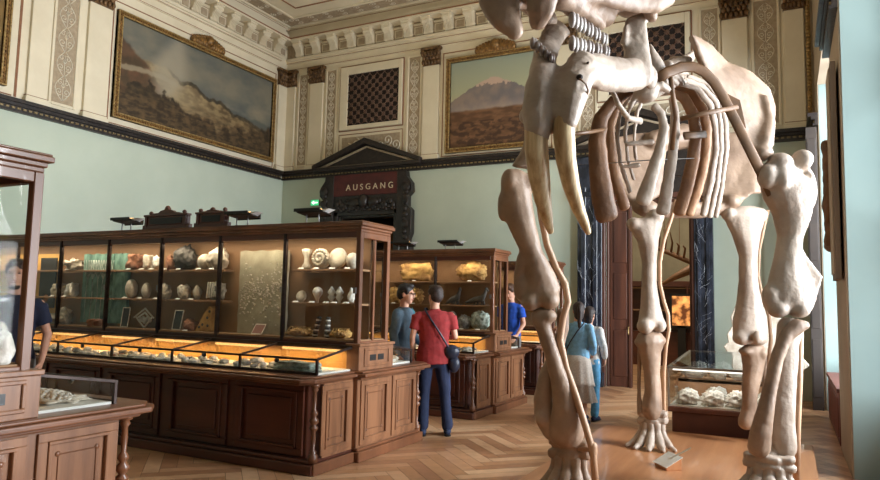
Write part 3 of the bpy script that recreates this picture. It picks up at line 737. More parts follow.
    bl = build(g, 'end_block', [wood_e], t, .005)
    for s in sides:
        g = G(); g.box(x1+.005, x1+.014, yc+s*.075-.055, yc+s*.075+.055, .955, 1.015); build(g, 'slot', [blackm], bl)
    # --- sloping table desks
    for s in sides:
        yf, ybk, zf, zk = .885, .34, 1.015, 1.10
        g = G()
        bx(g, x0, x1-.07, s, yf-.022, yf, .865, .89); bx(g, x0, x1-.07, s, yf-.024, yf, zf-.02, zf)
        for i in range(n+1):
            xm = x1-.08-i*MOD*(n*MOD-.04)/(n*MOD); bx(g, xm-.012, xm+.012, s, yf-.022, yf, .865, zf)
            g.prism([(xm-.010, yc+s*yf, zf-.02), (xm-.010, yc+s*yf, zf), (xm-.010, yc+s*ybk, zk), (xm-.010, yc+s*ybk, zk-.02)], (.02, 0, 0))
        bx(g, x0, x1-.07, s, ybk-.03, ybk, zk-.03, zk+.01)
        build(g, 'desk_frame', [frame_m], t, .002)
        g = G(); bx(g, x0, x1-.085, s, ybk-.035, ybk-.028, .865, zk-.03); build(g, 'desk_back', [yboard], t)
        g = G(); bx(g, x0, x1-.085, s, ybk-.03, yf-.025, .866, .882); build(g, 'desk_tray', [paper], t)
        for i in range(n):
            xa, xb = x1-.08-(i+1)*MOD+.012, x1-.08-i*MOD-.012
            g = G(); g.prism([(xa, yc+s*yf, zf-.012), (xa, yc+s*yf, zf-.006), (xa, yc+s*ybk, zk-.006), (xa, yc+s*ybk, zk-.012)], (xb-xa, 0, 0)); build(g, 'desk_glass', [gl_clear], t)
            g = G(); bx(g, xa, xb, s, yf-.012, yf-.008, .89, zf-.02); build(g, 'desk_front_glass', [gl_clear], t)
            g = G(); g.sweep([(xa+.10, yc+s*(ybk+.03), zk-.045), (xb-.10, yc+s*(ybk+.03), zk-.045)], .012, 8)
            build(g, 'glow_tube', [lampm], t)
            g = G(); g.lathe([(.022, -.012), (.022, .006), (0, .008)], (xa+.5*MOD, yc+s*(yf+.004), zf-.035), 10, 0, 'y'); build(g, 'lock', [blackm], t)
        g = G(); g.prism([(x1-.085, yc+s*yf, .87), (x1-.085, yc+s*yf, zf-.01), (x1-.085, yc+s*ybk, zk-.01), (x1-.085, yc+s*ybk, .87)], (.005, 0, 0)); build(g, 'desk_end_glass', [gl_clear], t)
    return t
case_n = display_case(2.14, 3, 'nearest walnut display case, cut off by the left picture edge')
case_1 = display_case(5.99, 7, 'long walnut display case in the middle with glowing table desks', shelves=[1, 0, 1, 1, 1, 1, 1])
case_2 = display_case(9.47, 4, 'second walnut display case, behind the two people talking')
case_3 = display_case(12.35, 3, 'farthest walnut display case behind the man in the blue polo shirt')

# crest boards and uplights standing on the cornices
ztop = 2.35
def crest(xa, xb, zt, yc, label):
    t = thing('crest_board', ((xa+xb)/2, yc, ztop), label, 'sign board', 'carved crest boards on the long case'); xc = (xa+xb)/2; h = .15
    g = G(); g.box(xa, xb, yc-.03, yc+.03, ztop, ztop+.05); g.box(xa+.03, xb-.03, yc-.025, yc+.025, ztop+.05, ztop+h)
    for x in (xa+.04, xb-.08): g.box(x, x+.04, yc-.04, yc+.03, ztop+.03, ztop+h)
    g.box(xa+.02, xb-.02, yc-.04, yc+.03, ztop+h, ztop+h+.025)
    build(g, 'board', [wood_d], t, .004)
    g = G(); w = (xb-xa)*.36
    P = [(-w, 0), (-w*.75, .03), (-w*.5, .035), (-w*.35, .08), (-w*.12, .10), (-w*.10, .14), (0, .17), (w*.10, .14), (w*.12, .10), (w*.35, .08), (w*.5, .035), (w*.75, .03), (w, 0)]
    g.prism([(xc+a, yc-.025, ztop+h+.025+b*(zt-ztop-h-.025)/.17) for a, b in P], (0, .05, 0)); g.ball((xc, yc, zt-.02), .03)
    for s in (-1, 1): g.ball((xc+s*w, yc, ztop+h+.045), .026)
    build(g, 'crest', [wood_d], t, .004)
    g = G(); g.box(xa+.12, xb-.12, yc-.031, yc-.026, ztop+.06, ztop+h-.02); pl_ = build(g, 'name_plate', [blackm], t)
    return t
crest(-6.95, -6.18, 2.62, 5.74, 'larger carved crest board on top of the long case')
crest(-6.10, -5.58, 2.57, 5.74, 'smaller carved crest board right of the larger one on the long case')
def uplight(xc, yc, label, w=.34):
    t = thing('uplight', (xc, yc, ztop), label, 'lamp', 'black uplights on the case tops'); z = ztop+.11
    g = G(); g.prism([(xc-w/2, yc-.10, z+.03), (xc-w/2+.03, yc-.09, z), (xc-w/2+.03, yc+.09, z-.02), (xc-w/2, yc+.10, z-.01)], (w, 0, 0)); g.box(xc-w/2, xc+w/2, yc-.11, yc-.10, z+.01, z+.045); g.box(xc-w/2, xc+w/2, yc+.10, yc+.11, z-.03, z+.045)
    build(g, 'shade', [blackm], t, .003)
    g = G(); g.sweep([(xc-w/2+.06, yc, z+.035), (xc+w/2-.06, yc, z+.035)], .012, 8); build(g, 'glow_tube', [lampm], t)
    g = G(); g.prism([(xc+w/2, yc-.07, z+.0), (xc+w/2, yc-.07, z+.03), (xc+w/2+.08, yc-.06, z+.035)], (0, .12, 0)); build(g, 'reflector_end', [paper], t)
    for s in (-1, 1):
        g = G(); g.sweep([(xc+s*.08, yc, ztop), (xc+s*.08, yc, z)], .008, 6); build(g, 'leg', [steel], t)
for x, y, lab in ((-7.28, 5.75, 'black uplight on the long case, left of the crest boards'), (-5.40, 5.75, 'black uplight on the long case, right of the smaller crest board'),
                  (-4.47, 5.80, 'black uplight on the long case below the escape sign'), (-5.48, 9.47, 'black uplight on the second case in front of the left doorway'),
                  (-4.64, 9.47, 'black uplight alone on the right half of the second case')):
    uplight(x, y, lab)

# ================================================================ specimens
limest = M('pale_limestone', srgb(216, 206, 190), srgb(170, 156, 138), 7, .8, .4, bscale=18)
whitest = M('white_fossil', srgb(236, 232, 224), srgb(196, 186, 172), 8, .7, .4, bscale=20)
ochre = M('ochre_stone', srgb(206, 164, 96), srgb(146, 106, 62), 6, .8, .5, bscale=16)
darkst = M('dark_grey_stone', srgb(84, 78, 72), srgb(48, 44, 42), 9, .7, .4)
greyst = M('grey_mottled_stone', srgb(176, 172, 164), srgb(96, 92, 88), 12, .6, .4)
greenst = M('pale_green_crystal', srgb(206, 214, 204), srgb(112, 124, 112), 14, .5, .5)
slabm = M('grey_beige_slab', srgb(178, 170, 146), srgb(150, 142, 120), 5, .8, .3)
tealm = M('sea_green_panel', srgb(126, 168, 152), srgb(60, 96, 84), 7, .7, stretch=(1.4, 1, .7), detail=8)
redst = M('brown_red_stone', srgb(166, 112, 82), srgb(112, 74, 56), 6, .8, .4)
def stone_g(c, r, kind='lump', seed=0):
    """c = base centre, r = half sizes"""
    g = G(); rx, ry, rz = r; sd = Vector((seed*3.7, seed*1.3, 1)); top = Vector((c[0], c[1], c[2]+rz))
    bmx = bmesh.new(); bmesh.ops.create_icosphere(bmx, subdivisions=4 if max(r) > .09 else 3, radius=1)
    vs = []
    for v in bmx.verts:
        p = v.co.normalized(); f = 1
        hf = .07*noise.fractal(p*6+sd, .8, 2.1, 3)
        if kind == 'lump': f = 1+.34*noise.fractal(p*1.6+sd, 1, 2, 4)+hf
        if kind == 'crag': f = 1+.55*noise.fractal(p*1.9+sd, .6, 2.1, 4)+2*hf
        if kind == 'knob': f = .9+.26*(1-abs(noise.noise(p*4.5+sd))*2.6)+.12*noise.noise(p*2+sd)+hf
        if kind == 'spiky': f = 1+.5*max(0, noise.noise(p*6+sd))
        if kind == 'smooth': f = 1+.06*noise.noise(p*1.5+sd)
        if kind == 'slab': f = 1/max(abs(p.x), abs(p.y), abs(p.z))**.75*(.86+.26*noise.fractal(p*1.5+sd, .8, 2, 4))+hf
        if kind == 'wedge': f = (1+.2*noise.fractal(p*2+sd, 1, 2, 3))*(1.0-.42*p.z*(p.x > -.2))
        q = p*f; z = max(q.z, -.96)
        vs.append((top.x+q.x*rx, top.y+q.y*ry, top.z+z*rz))
    g.add(vs, [[w_.index for w_ in f.verts] for f in bmx.faces], 0, True); bmx.free(); 
    zmin = min(v.z for v in g.v); g.v = [Vector((v.x, v.y, v.z-zmin+c[2])) for v in g.v]
    return g
SEED = [1]
def stone(px, yv, z, w, h, m, label, kind='lump', name='stone_specimen', group=None, dep=None, card=True, cat='fossil'):
    """specimen whose middle is seen at picture column px, standing at height z on plane y = yv; w,h full sizes"""
    x = atY(px, 280, yv).x; SEED[0] += 1
    if w < .3: w *= 1.12; h *= 1.1
    g = stone_g((x, yv, z+.001), (w/2, (dep or min(w, .2))/2, h/2), kind, SEED[0])
    o = tag(build(g, name, [m]), label, cat, group)
    if card: cards.append((x, yv-.10, z))
    return o
cards = []
def plank_card(x, y, z):
    g = G(); g.prism([(x-.03, y-.015, z+.001), (x-.03, y+.015, z+.016), (x-.03, y+.015, z+.001)], (.06, 0, 0)); return build(g, 'label_card', [paper])
Y1 = 5.87
# bay nearest the right end of the long case
def lathe_thing(name, px, yv, z, prof, m, label, n=14, tilt=0):
    x = atY(px, 280, yv).x; g = G(); g.lathe(prof, (0, 0, 0), n)
    if tilt: g.xf(Matrix.Rotation(tilt, 4, 'X'))
    zm = min(p.z for p in g.v); g.xf(Matrix.Translation((x, yv, z-zm+.001))); cards.append((x, yv-.1, z))
    return tag(build(g, name, [m]), label, 'fossil')
lathe_thing('vertebra_fossil', 306, Y1, SH[2], [(.05, 0), (.055, .03), (.03, .07), (.028, .13), (.05, .18), (.055, .21), (.03, .22)], limest, 'spool shaped fossil bone, leftmost on the top shelf of the right bay')
g = stone_g((0, 0, 0), (.11, .05, .11), 'smooth', 5)
for q in range(40):
    a = q*.32; r = .10*(1-q/46); g.ball((r*cos(a), -.045, .11+r*sin(a)), (.018, .02, .018), None, 6, 4)
x = atY(321, 280, Y1).x; g.xf(Matrix.Translation((x, Y1, SH[2]+.002))); tag(build(g, 'ammonite_fossil', [limest]), 'round coiled ammonite on the top shelf, second from left in the right bay', 'fossil'); cards.append((x, Y1-.1, SH[2]))
lathe_thing('disc_fossil', 337, Y1, SH[2], [(0, -.02), (.10, -.025), (.115, 0), (.10, .025), (0, .03)], limest, 'pale round disc fossil standing on the top shelf of the right bay', 22, radians(82))
stone(352, Y1, SH[2], .12, .16, limest, 'squat pale fossil at the right end of the top shelf, right bay', 'smooth')
lathe_thing('disc_fossil', 302, Y1, SH[1], [(0, -.02), (.055, -.02), (.065, 0), (.055, .02), (0, .02)], limest, 'small pale disc at the left of the middle shelf, right bay', 18, radians(80))
lathe_thing('shell_fossil', 318, Y1, SH[1], [(.012, 0), (.02, .04), (.05, .09), (.055, .12), (.04, .15), (.015, .165)], whitest, 'white pear shaped shell on the middle shelf of the right bay')
for dx, lab in ((-4, 'left white spindle shell of the pair on the middle shelf, right bay'), (4, 'right white spindle shell of the pair on the middle shelf, right bay')):
    lathe_thing('shell_fossil', 336+dx, Y1, SH[1], [(.02, 0), (.015, .02), (.04, .06), (.025, .085), (.045, .11), (.02, .15), (.008, .17)], whitest, lab)
stone(352, Y1, SH[1], .07, .14, whitest, 'tall white fossil by the right post on the middle shelf, right bay', 'lump')
def basket(px, w, lab):
    x = atY(px, 280, Y1).x; g = stone_g((x, Y1, SH[0]+.001), (w/2, .10, .045), 'knob', 9)
    for q in range(14): g.sweep([(x-w/2+w*q/13, Y1-.08, SH[0]+.03), (x-w/2+w*((q*5) % 13)/13, Y1, SH[0]+.10)], .008, 5)
    tag(build(g, 'coral_mat_fossil', [ochre]), lab, 'fossil')
basket(303, .28, 'wide tan matted fossil at bottom left of the right bay'); basket(344, .20, 'small tan matted fossil at bottom right of the right bay')
for px, tl, lab in ((317, .28, 'leaning striped segmented fossil at the foot of the right bay'), (329, .06, 'upright striped segmented fossil at the foot of the right bay')):
    x = atY(px, 280, Y1).x; g = G()
    for q in range(8): g.ball((x+tl*.024*q*1.0, Y1, SH[0]+.022+.026*q), (.034-.001*q, .03, .012), None, 12, 6, q % 2)
    g.sweep([(x, Y1, SH[0]+.005), (x+tl*.17, Y1, SH[0]+.2)], .02, 8, 1)
    tag(build(g, 'segmented_fossil', [whitest, darkst]), lab, 'fossil')
# the slab bay
pa, pb = atY(242, 250, 5.90), atY(286, 322, 5.90)
def slab_panel(x0, x1, y, z0, z1, m, label, name='fossil_slab', relief=None, rm=None):
    t = thing(name, ((x0+x1)/2, y, z0), label, 'fossil slab'); g = G()
    N = 9; P = [(x0+(x1-x0)*i/N, z0+.004*sin(i*3)) for i in range(N+1)]+[(x1-.006*sin(i*2.3), z0+(z1-z0)*i/N) for i in range(1, N)]+[(x1-(x1-x0)*i/N, z1+.008*sin(i*4.1)) for i in range(N+1)]+[(x0+.006*sin(i*3.3), z1-(z1-z0)*i/N) for i in range(1, N)]
    g.prism([(a, y-.02, b) for a, b in P], (0, .04, 0)); build(g, 'slab', [m], t)
    if relief: build(relief, 'fossil_relief', [rm], t)
    return t
rl = G(); rr_ = random.Random(4)
for q in range(260):
    u, v = rr_.random(), .52+.12*rr_.gauss(0, 1)*(1 if rr_.random() < .8 else 2); x = pa.x+.03+u*(pb.x-pa.x-.06); z = 1.2+.80*max(.08, min(.92, v+.10*(u-.5)))
    r = .005+.009*rr_.random(); rl.ball((x, 5.879, z), (r*1.3, .006, r), None, 6, 4)
slab_panel(pa.x, pb.x, 5.90, SH[0]+.001, 2.08, slabm, 'large grey beige slab with pale sea lily fossils in the long case', relief=rl, rm=limest)
def easel(px, w, h, z, m1, label, tilt=.35, yv=5.78, slope=True):
    x = atY(px, 300, yv).x; t = thing('info_plaque', (x, yv, z), label, 'plaque'); g = G()
    c, s = cos(tilt), sin(tilt)
    def P(u, v, n): return (x+u, yv+v*s+n*-c, z+.004+v*c+n*-s+.006)
    def pl(g, u0, u1, v0, v1, n0, n1, m=0): g.add([P(u, v, n) for n in (n0, n1) for v in (v0, v1) for u in (u0, u1)], [(0, 1, 3, 2), (4, 6, 7, 5), (0, 4, 5, 1), (2, 3, 7, 6), (0, 2, 6, 4), (1, 5, 7, 3)], m)
    pl(g, -w/2, w/2, 0, h, 0, .006); build(g, 'plate', [m1], t)
    g = G(); b = .008
    for a in ((-w/2, w/2, 0, b), (-w/2, w/2, h-b, h), (-w/2, -w/2+b, 0, h), (w/2-b, w/2, 0, h)): pl(g, *a, .006, .012)
    build(g, 'rim', [limest], t)
redpl = M('brown_plaque', srgb(140, 92, 78), srgb(124, 80, 68), 6, .6)
easel(258, .15, .13, SH[0], redpl, 'small framed brown plaque leaning before the sea lily slab', .6)
# third bay: spiky dark ball, round stones ...
stone(184, Y1, SH[2], .25, .25, darkst, 'dark spiky round fossil on the top shelf of the third bay', 'spiky')
stone(204, Y1, SH[2], .15, .17, limest, 'small round grey stone between the dark ball and the big pale stone', 'smooth')
stone(217, Y1, SH[2], .22, .23, limest, 'big round pale stone at the right of the top shelf, third bay', 'lump')
stone(170, Y1, SH[2], .10, .17, redst, 'narrow brown stone at left of the top shelf, third bay', 'wedge')
for px, w, h, lab in ((166, .12, .17, 'left pale stone on the middle shelf, third bay'), (185, .14, .17, 'crumbly pale stone in the middle shelf, third bay'), (198, .09, .15, 'slim white stone on the middle shelf, third bay')):
    stone(px, Y1, SH[1], w, h, limest, lab)
x = atY(216, 280, Y1).x; g = stone_g((x, Y1+.03, SH[1]+.001), (.12, .05, .11), 'slab', 3)
for q in range(6): g.sweep([(x-.10+.035*q, Y1-.03, SH[1]+.03+.005*q), (x-.08+.035*q, Y1-.035, SH[1]+.20)], .011, 6, 1)
tag(build(g, 'ribbed_fossil', [greyst, whitest]), 'grey ribbed fossil at the right of the middle shelf, third bay', 'fossil')
easel(178, .14, .23, SH[0], blackm, 'black framed notice at the foot of the third bay', .18)
stone(194, Y1, SH[0], .17, .14, redst, 'low brown wedge beside the spotted wedge, third bay', 'wedge')
x = atY(210, 280, Y1).x; g = G(); g.prism([(x-.15, Y1-.05, SH[0]+.001), (x+.08, Y1-.05, SH[0]+.001), (x+.10, Y1-.05, SH[0]+.27), (x+.06, Y1-.05, SH[0]+.29), (x-.02, Y1-.05, SH[0]+.2)], (0, .1, 0))
for a, b in ((-.03, .08), (.04, .16), (.05, .07), (-.08, .05), (.07, .23)): g.ball((x+a, Y1-.052, SH[0]+b), (.02, .008, .016), None, 8, 5, 1)
tag(build(g, 'spotted_fossil', [ochre, darkst], None, .006), 'tall ochre wedge with dark spots at the foot of the third bay', 'fossil')
# fourth bay
for px, w, h, z, m, kd, lab in ((134, .15, .19, 2, redst, 'slab', 'pinkish slab on the top shelf of the fourth bay'), (147, .10, .18, 2, limest, 'slab', 'narrow pale slab on the top shelf of the fourth bay'), (157, .10, .15, 2, whitest, 'crag', 'bright white stone on the top shelf of the fourth bay'),
                                (132, .13, .22, 1, limest, 'smooth', 'tall oval stone on the middle shelf, fourth bay'), (147, .10, .18, 1, limest, 'smooth', 'slim oval stone on the middle shelf, fourth bay'), (163, .09, .13, 1, limest, 'lump', 'small stone by the post on the middle shelf, fourth bay')):
    stone(px, Y1, SH[z], w, h, m, lab, kd)
easel(126, .13, .24, SH[0], blackm, 'black framed notice at the foot of the fourth bay', .12)
x = atY(147, 280, Y1).x; g = G()
for s, r in ((1, .15), (.55, .15)):
    Q = [(x-.15*s, SH[0]+.13), (x, SH[0]+.13-.125*s), (x+.15*s, SH[0]+.13), (x, SH[0]+.13+.11*s), (x-.15*s, SH[0]+.13)]
    for i in range(4): g.sweep([(Q[i][0], Y1, Q[i][1]), (Q[i+1][0], Y1-.03*(i % 2), Q[i+1][1])], .011, 6)
for q in range(5): g.ball((x-.08+.04*q, Y1+.01, SH[0]+.1+.02*(q % 2)), (.03, .02, .03), None, 8, 5)
tag(build(g, 'crystal_frame_fossil', [whitest]), 'white diamond shaped branching fossil at the foot of the fourth bay', 'fossil')
# fifth bay: tall sea-green crinoid slab
pa, pb = atY(86, 252, 5.92), atY(111, 316, 5.92); rl = G()
for q in range(5):
    x = pa.x+.08+q*.1; rl.sweep([(x, 5.897, 1.25), (x+.03*sin(q), 5.897, 1.55), (x+.02, 5.897, 1.75)], [(.004, .008)]*3, 4, 0, up=(0, -1, 0))
    for k2 in range(5): rl.sweep([(x+.02, 5.897, 1.75), (x+.02+.03*(k2-2), 5.897, 1.86), (x+.02+.045*(k2-2), 5.897, 2.0)], [(.003, .006)]*3, 4, 0, up=(0, -1, 0))
slab_panel(pa.x, pb.x, 5.92, SH[0]+.04, 2.08, tealm, 'tall sea green slab with feathery sea lilies in the fifth bay', relief=rl, rm=greenst)
pa, pb = atY(115, 252, 5.93), atY(127, 316, 5.93)
slab_panel(pa.x, pb.x, 5.93, SH[0]+.04, 2.08, tealm, 'narrow sea green slab right of the dark post beside the feathery slab')
stone(99, 5.78, SH[0], .17, .09, redst, 'flat reddish stone at the foot of the sea green slab', 'slab', card=False)
stone(73, Y1, SH[2], .22, .13, limest, 'wide pale stone on the top shelf at the far left of the long case', 'crag')
stone(60, Y1, SH[1], .16, .17, limest, 'left pale block on the middle shelf at the far left', 'slab'); stone(72, Y1, SH[1], .13, .17, whitest, 'right white block on the middle shelf at the far left', 'slab')
stone(55, Y1, SH[0], .20, .12, limest, 'flat grey stone at the bottom shelf at the far left', 'lump'); stone(67, Y1, SH[0], .15, .18, limest, 'tall pale stone at the bottom shelf at the far left', 'crag')
yel = M('yellow_exhibit_panel', srgb(226, 176, 96), srgb(214, 164, 88), 2, .7)
pa, pb = atY(30, 250, 5.95), atY(58, 300, 5.95); g = G(); g.box(pa.x-1.3, pb.x, 5.964, 5.976, SH[0]+.002, 2.1); tag(build(g, 'exhibit_panel', [yel]), 'yellow exhibit panel at the far left of the long case', 'panel')
pa, pb = atY(42, 258, 5.90), atY(54, 308, 5.90); t = thing('text_banner', ((pa.x+pb.x)/2, 5.9, pb.z), 'narrow black text banner before the yellow exhibit panel', 'banner')
g = G(); g.box(pa.x, pb.x, 5.89, 5.905, pb.z, pa.z); build(g, 'sheet', [blackm], t); g = G(); g.ball(((pa.x+pb.x)/2, 5.886, pb.z+.13), (.05, .006, .05)); build(g, 'picture_spot', [redst], t)
# second case
Y2 = 9.355
stone(417, Y2, SH[2], .60, .30, ochre, 'big rough tan rock at top left of the second case', 'slab', dep=.15)
stone(472, Y2, SH[2], .46, .30, ochre, 'knobbly tan coral block at top right of the second case', 'knob', dep=.15)
stone(397, Y2, SH[1], .18, .24, ochre, 'tan stone behind the man in the grey blue jacket', 'slab'); stone(416, Y2, SH[1], .22, .22, ochre, 'honey coloured stone between the two people talking', 'crag')
stone(412, Y2, SH[0], .30, .17, ochre, 'flat ochre stone behind the shoulder of the man with glasses', 'crag')
def creature(px, w, h, lab, neck):
    x = atY(px, 290, Y2).x; g = G(); z = SH[1]
    g.sweep([(x-w/2, Y2, z+h*.15), (x-w*.1, Y2, z+h*.32), (x+w*.25, Y2, z+h*.4), (x+w*.4, Y2, z+h*(.75 if neck else .5)), (x+w*.45, Y2, z+h)], [.02, .045, .05, .025, .018], 10)
    for a in (-.15, .0, .2, .3): g.sweep([(x+w*a, Y2, z+h*.3), (x+w*(a+.06), Y2, z+h*.12), (x+w*a, Y2, z+.008)], [.018, .012, .012], 7)
    g.sweep([(x+w*.43, Y2, z+h*.97), (x+w*.55, Y2, z+h*.85)], [.022, .008], 7)
    g.box(x-w/2, x+w/2, Y2-.06, Y2+.06, z, z+.01)
    tag(build(g, 'animal_model', [darkst]), lab, 'model')
creature(454, .22, .25, 'small dark animal model on the middle shelf of the second case', True); creature(477, .34, .25, 'longer dark animal model with raised neck, right of the smaller one', True)
stone(453, Y2, SH[0], .13, .25, greyst, 'upright grey oval fossil at the foot of the second case', 'smooth'); stone(465, Y2, SH[0], .17, .19, greyst, 'mottled white and dark fossil at the foot of the second case', 'spiky'); stone(481, Y2, SH[0], .30, .27, greenst, 'chunky pale green crystal cluster at bottom right of the second case', 'knob')
# narrow row of samples seen through the end glass of the second case
# nearest case: things behind the end glass and in the desk
stone(6, 2.30, SH[0], .10, .22, whitest, 'white upright fossil shard inside the nearest vitrine', 'wedge', card=False)
g = stone_g((-4.22, 2.80, .884), (.30, .16, .018), 'slab', 21)
for q in range(260):
    a, r = random.random()*2*pi, sqrt(random.random()); g.ball((-4.22+.24*r*cos(a), 2.80+.13*r*sin(a), .935-.03*r*r), .013+.008*random.random(), None, 6, 4, 1)
tag(build(g, 'pebbly_fossil', [limest, whitest]), 'pale pebbly fossil slab in the desk of the nearest case', 'fossil')
# fossils in the table desks of the long case: one of each kind, then copies
kinds = []
for i, (m, kd, w, dp, h) in enumerate(((whitest, 'slab', .15, .10, .035), (whitest, 'lump', .09, .08, .055), (limest, 'crag', .13, .09, .06), (redst, 'slab', .12, .07, .03), (whitest, 'smooth', .10, .07, .04), (greyst, 'lump', .10, .09, .045))):
    SEED[0] += 1; g = stone_g((0, 0, 0), (w/2, dp/2, h/2), kd, SEED[0]); kinds.append(g.mesh('desk_fossil', [m]))
rd = random.Random(11)
bayl = ['in the corner desk bay of the long case', 'in the desk bay below the sea lily slab', 'in the desk bay below the spotted wedge', 'in the desk bay below the diamond shaped fossil', 'in the desk bay below the sea green slab', 'in the far left desk bay of the long case']
kl = ['flat white fossil plate', 'small white lump', 'rough pale fossil', 'reddish flat stone', 'smooth white pebble', 'mottled grey stone']
for i in range(6):
    xa = XE-.08-(i+1)*MOD+.03
    for r in range(3):
        for c in range(6):
            if rd.random() < .12: continue
            if i == 0 and c > 1: continue
            q = rd.choice((0, 0, 1, 1, 2, 3, 4, 5)); x = xa+.08+c*.145+rd.uniform(-.02, .02); y = 5.99-.80+r*.13+rd.uniform(-.02, .02)
            o = put('desk_fossil', kinds[q], None, (x, y, .883)); s = rd.uniform(.75, 1.15); o.scale = (s, s, s); o.rotation_euler.z = rd.uniform(0, 6)
            tag(o, kl[q]+' '+bayl[i], 'fossil', kl[q]+'s '+bayl[i])
g = stone_g((-4.15, 5.24, .883), (.27, .10, .045), 'slab', 31); tag(build(g, 'fossil_slab', [greenst]), 'wide greenish white slab in the desk at the near right corner', 'fossil')
for yc_, rng, lab in ((9.47, (0, 1), 'in the desk beside the woman in red'),):
    for i in rng:
        for r in range(3):
            for c in range(5):
                q = rd.choice((0, 1, 2, 5)); x = XE-.08-(i+1)*MOD+.1+c*.165; y = yc_-.80+r*.15
                o = put('desk_fossil', kinds[q], None, (x, y, .883)); o.rotation_euler.z = rd.uniform(0, 6); tag(o, kl[q]+' '+lab, 'fossil', kl[q]+'s '+lab)
for c in range(4):
    q = (1, 4, 0, 2)[c]; o = put('desk_fossil', kinds[q], None, (XE-.2-.02*c, 5.99+.45+.11*c, .883)); tag(o, kl[q]+' in the desk before the man in grey blue', 'fossil', 'pale stones in the rear desk corner')
# white cards in front of the specimens
for i, (x, y, z) in enumerate(cards):
    if i == 0: c0 = plank_card(x, y, z); co = c0.location.copy(); p0 = Vector((x, y, z)); o = c0
    else: o = copy_tree(c0, co+Vector((x, y, z))-p0)
    lv = 'top shelf' if abs(z-SH[2]) < .05 else 'middle shelf' if abs(z-SH[1]) < .05 else 'bottom shelf'
    cs = 'second case' if y > 8 else 'long case'
    tag(o, 'small white label card before a specimen, %s of the %s' % (lv, cs), 'label card', 'label cards on the %s of the %s' % (lv, cs))

# ================================================================ glass table case behind the skeleton
ax0, ax1, ay0, ay1 = -1.24, -.05, 8.2, 10.15
t = thing('table_case', ((ax0+ax1)/2, 9.2, 0), 'glass topped table case of pale bones behind the plinth', 'display case')
g = G(); g.box(ax0+.04, ax1-.04, ay0+.04, ay1-.04, 0, .38); g.box(ax0, ax1, ay0, ay1, .38, .44)
build(g, 'base', [M('red_brown_case', srgb(116, 68, 52), srgb(96, 54, 42), 3, .45)], t, .008)
g = G(); g.box(ax0+.02, ax1-.02, ay0+.02, ay1-.02, .44, .46); build(g, 'lower_tray', [paper], t)
g = G(); g.box(ax0+.03, ax1-.03, ay0+.62, ay0+.66, .46, .70); g.box(ax0+.03, ax1-.03, ay0+.62, ay1-.03, .66, .70); build(g, 'step', [M('tan_step_board', srgb(196, 150, 112), srgb(180, 134, 98), 3, .6)], t, .004)
g = G()
for x in (ax0, ax1-.02):
    g.box(x, x+.02, ay0, ay0+.02, .44, .87); g.box(x, x+.02, ay1-.02, ay1, .44, .95)
    g.prism([(x, ay0, .865), (x, ay0, .885), (x, ay1, .965), (x, ay1, .945)], (.02, 0, 0))
g.box(ax0, ax1, ay0, ay0+.02, .86, .885); g.box(ax0, ax1, ay1-.02, ay1, .94, .965); build(g, 'edge_frame', [M('pale_metal_edge', srgb(150, 140, 128), rough=.4)], t)
g = G(); g.prism([(ax0, ay0, .88), (ax0, ay0, .89), (ax0, ay1, .97), (ax0, ay1, .96)], (ax1-ax0, 0, 0)); build(g, 'glass_top', [gl_dark], t)
g = G(); g.sweep([(ax0+.06, ay0+.035, .85), (ax1-.06, ay0+.035, .85)], .008, 8); build(g, 'glow_tube', [emis('added_strip_glow', (1, .95, .88, 1), 1.5)], t)  # added glowing strip to brighten the fossils, no known fitting
g = G(); g.box(ax0+.02, ax1-.02, ay0+.004, ay0+.01, .46, .86); build(g, 'front_glass', [gl_clear], t)
g = G(); g.box(ax0+.004, ax0+.01, ay0+.02, ay1-.02, .46, .86); build(g, 'side_glass', [gl_clear], t)
bk = []
for i, (kd, r) in enumerate((('crag', (.15, .11, .085)), ('wedge', (.11, .10, .085)), ('lump', (.17, .09, .07)), ('knob', (.12, .12, .075)))):
    SEED[0] += 1; bk.append(stone_g((0, 0, 0), r, kd, SEED[0]).mesh('bone_fragment', [whitest]))
bkl = ['craggy white bone fragment', 'wedge shaped white bone fragment', 'long white bone fragment', 'knobbly white bone fragment']
for tier, (z, ya, yb, nr, nc) in enumerate(((.461, ay0+.14, ay0+.47, 2, 4), (.701, ay0+.80, ay0+1.5, 3, 4))):
    for r in range(nr):
        for c in range(nc):
            q = rd.randrange(4); o = put('bone_fragment', bk[q], None, (ax0+.19+c*(ax1-ax0-.38)/(nc-1)+rd.uniform(-.01, .01), ya+(yb-ya)*r/max(1, nr-1), z)); s = rd.uniform(.78, .9); o.scale = (s, s, s*1.15); o.rotation_euler.z = rd.uniform(-.2, .2)
            tag(o, bkl[q]+(' on the lower tray of the glass table case' if tier == 0 else ' on the upper step of the glass table case'), 'fossil', bkl[q]+('s, lower tray' if tier == 0 else 's, upper step'))
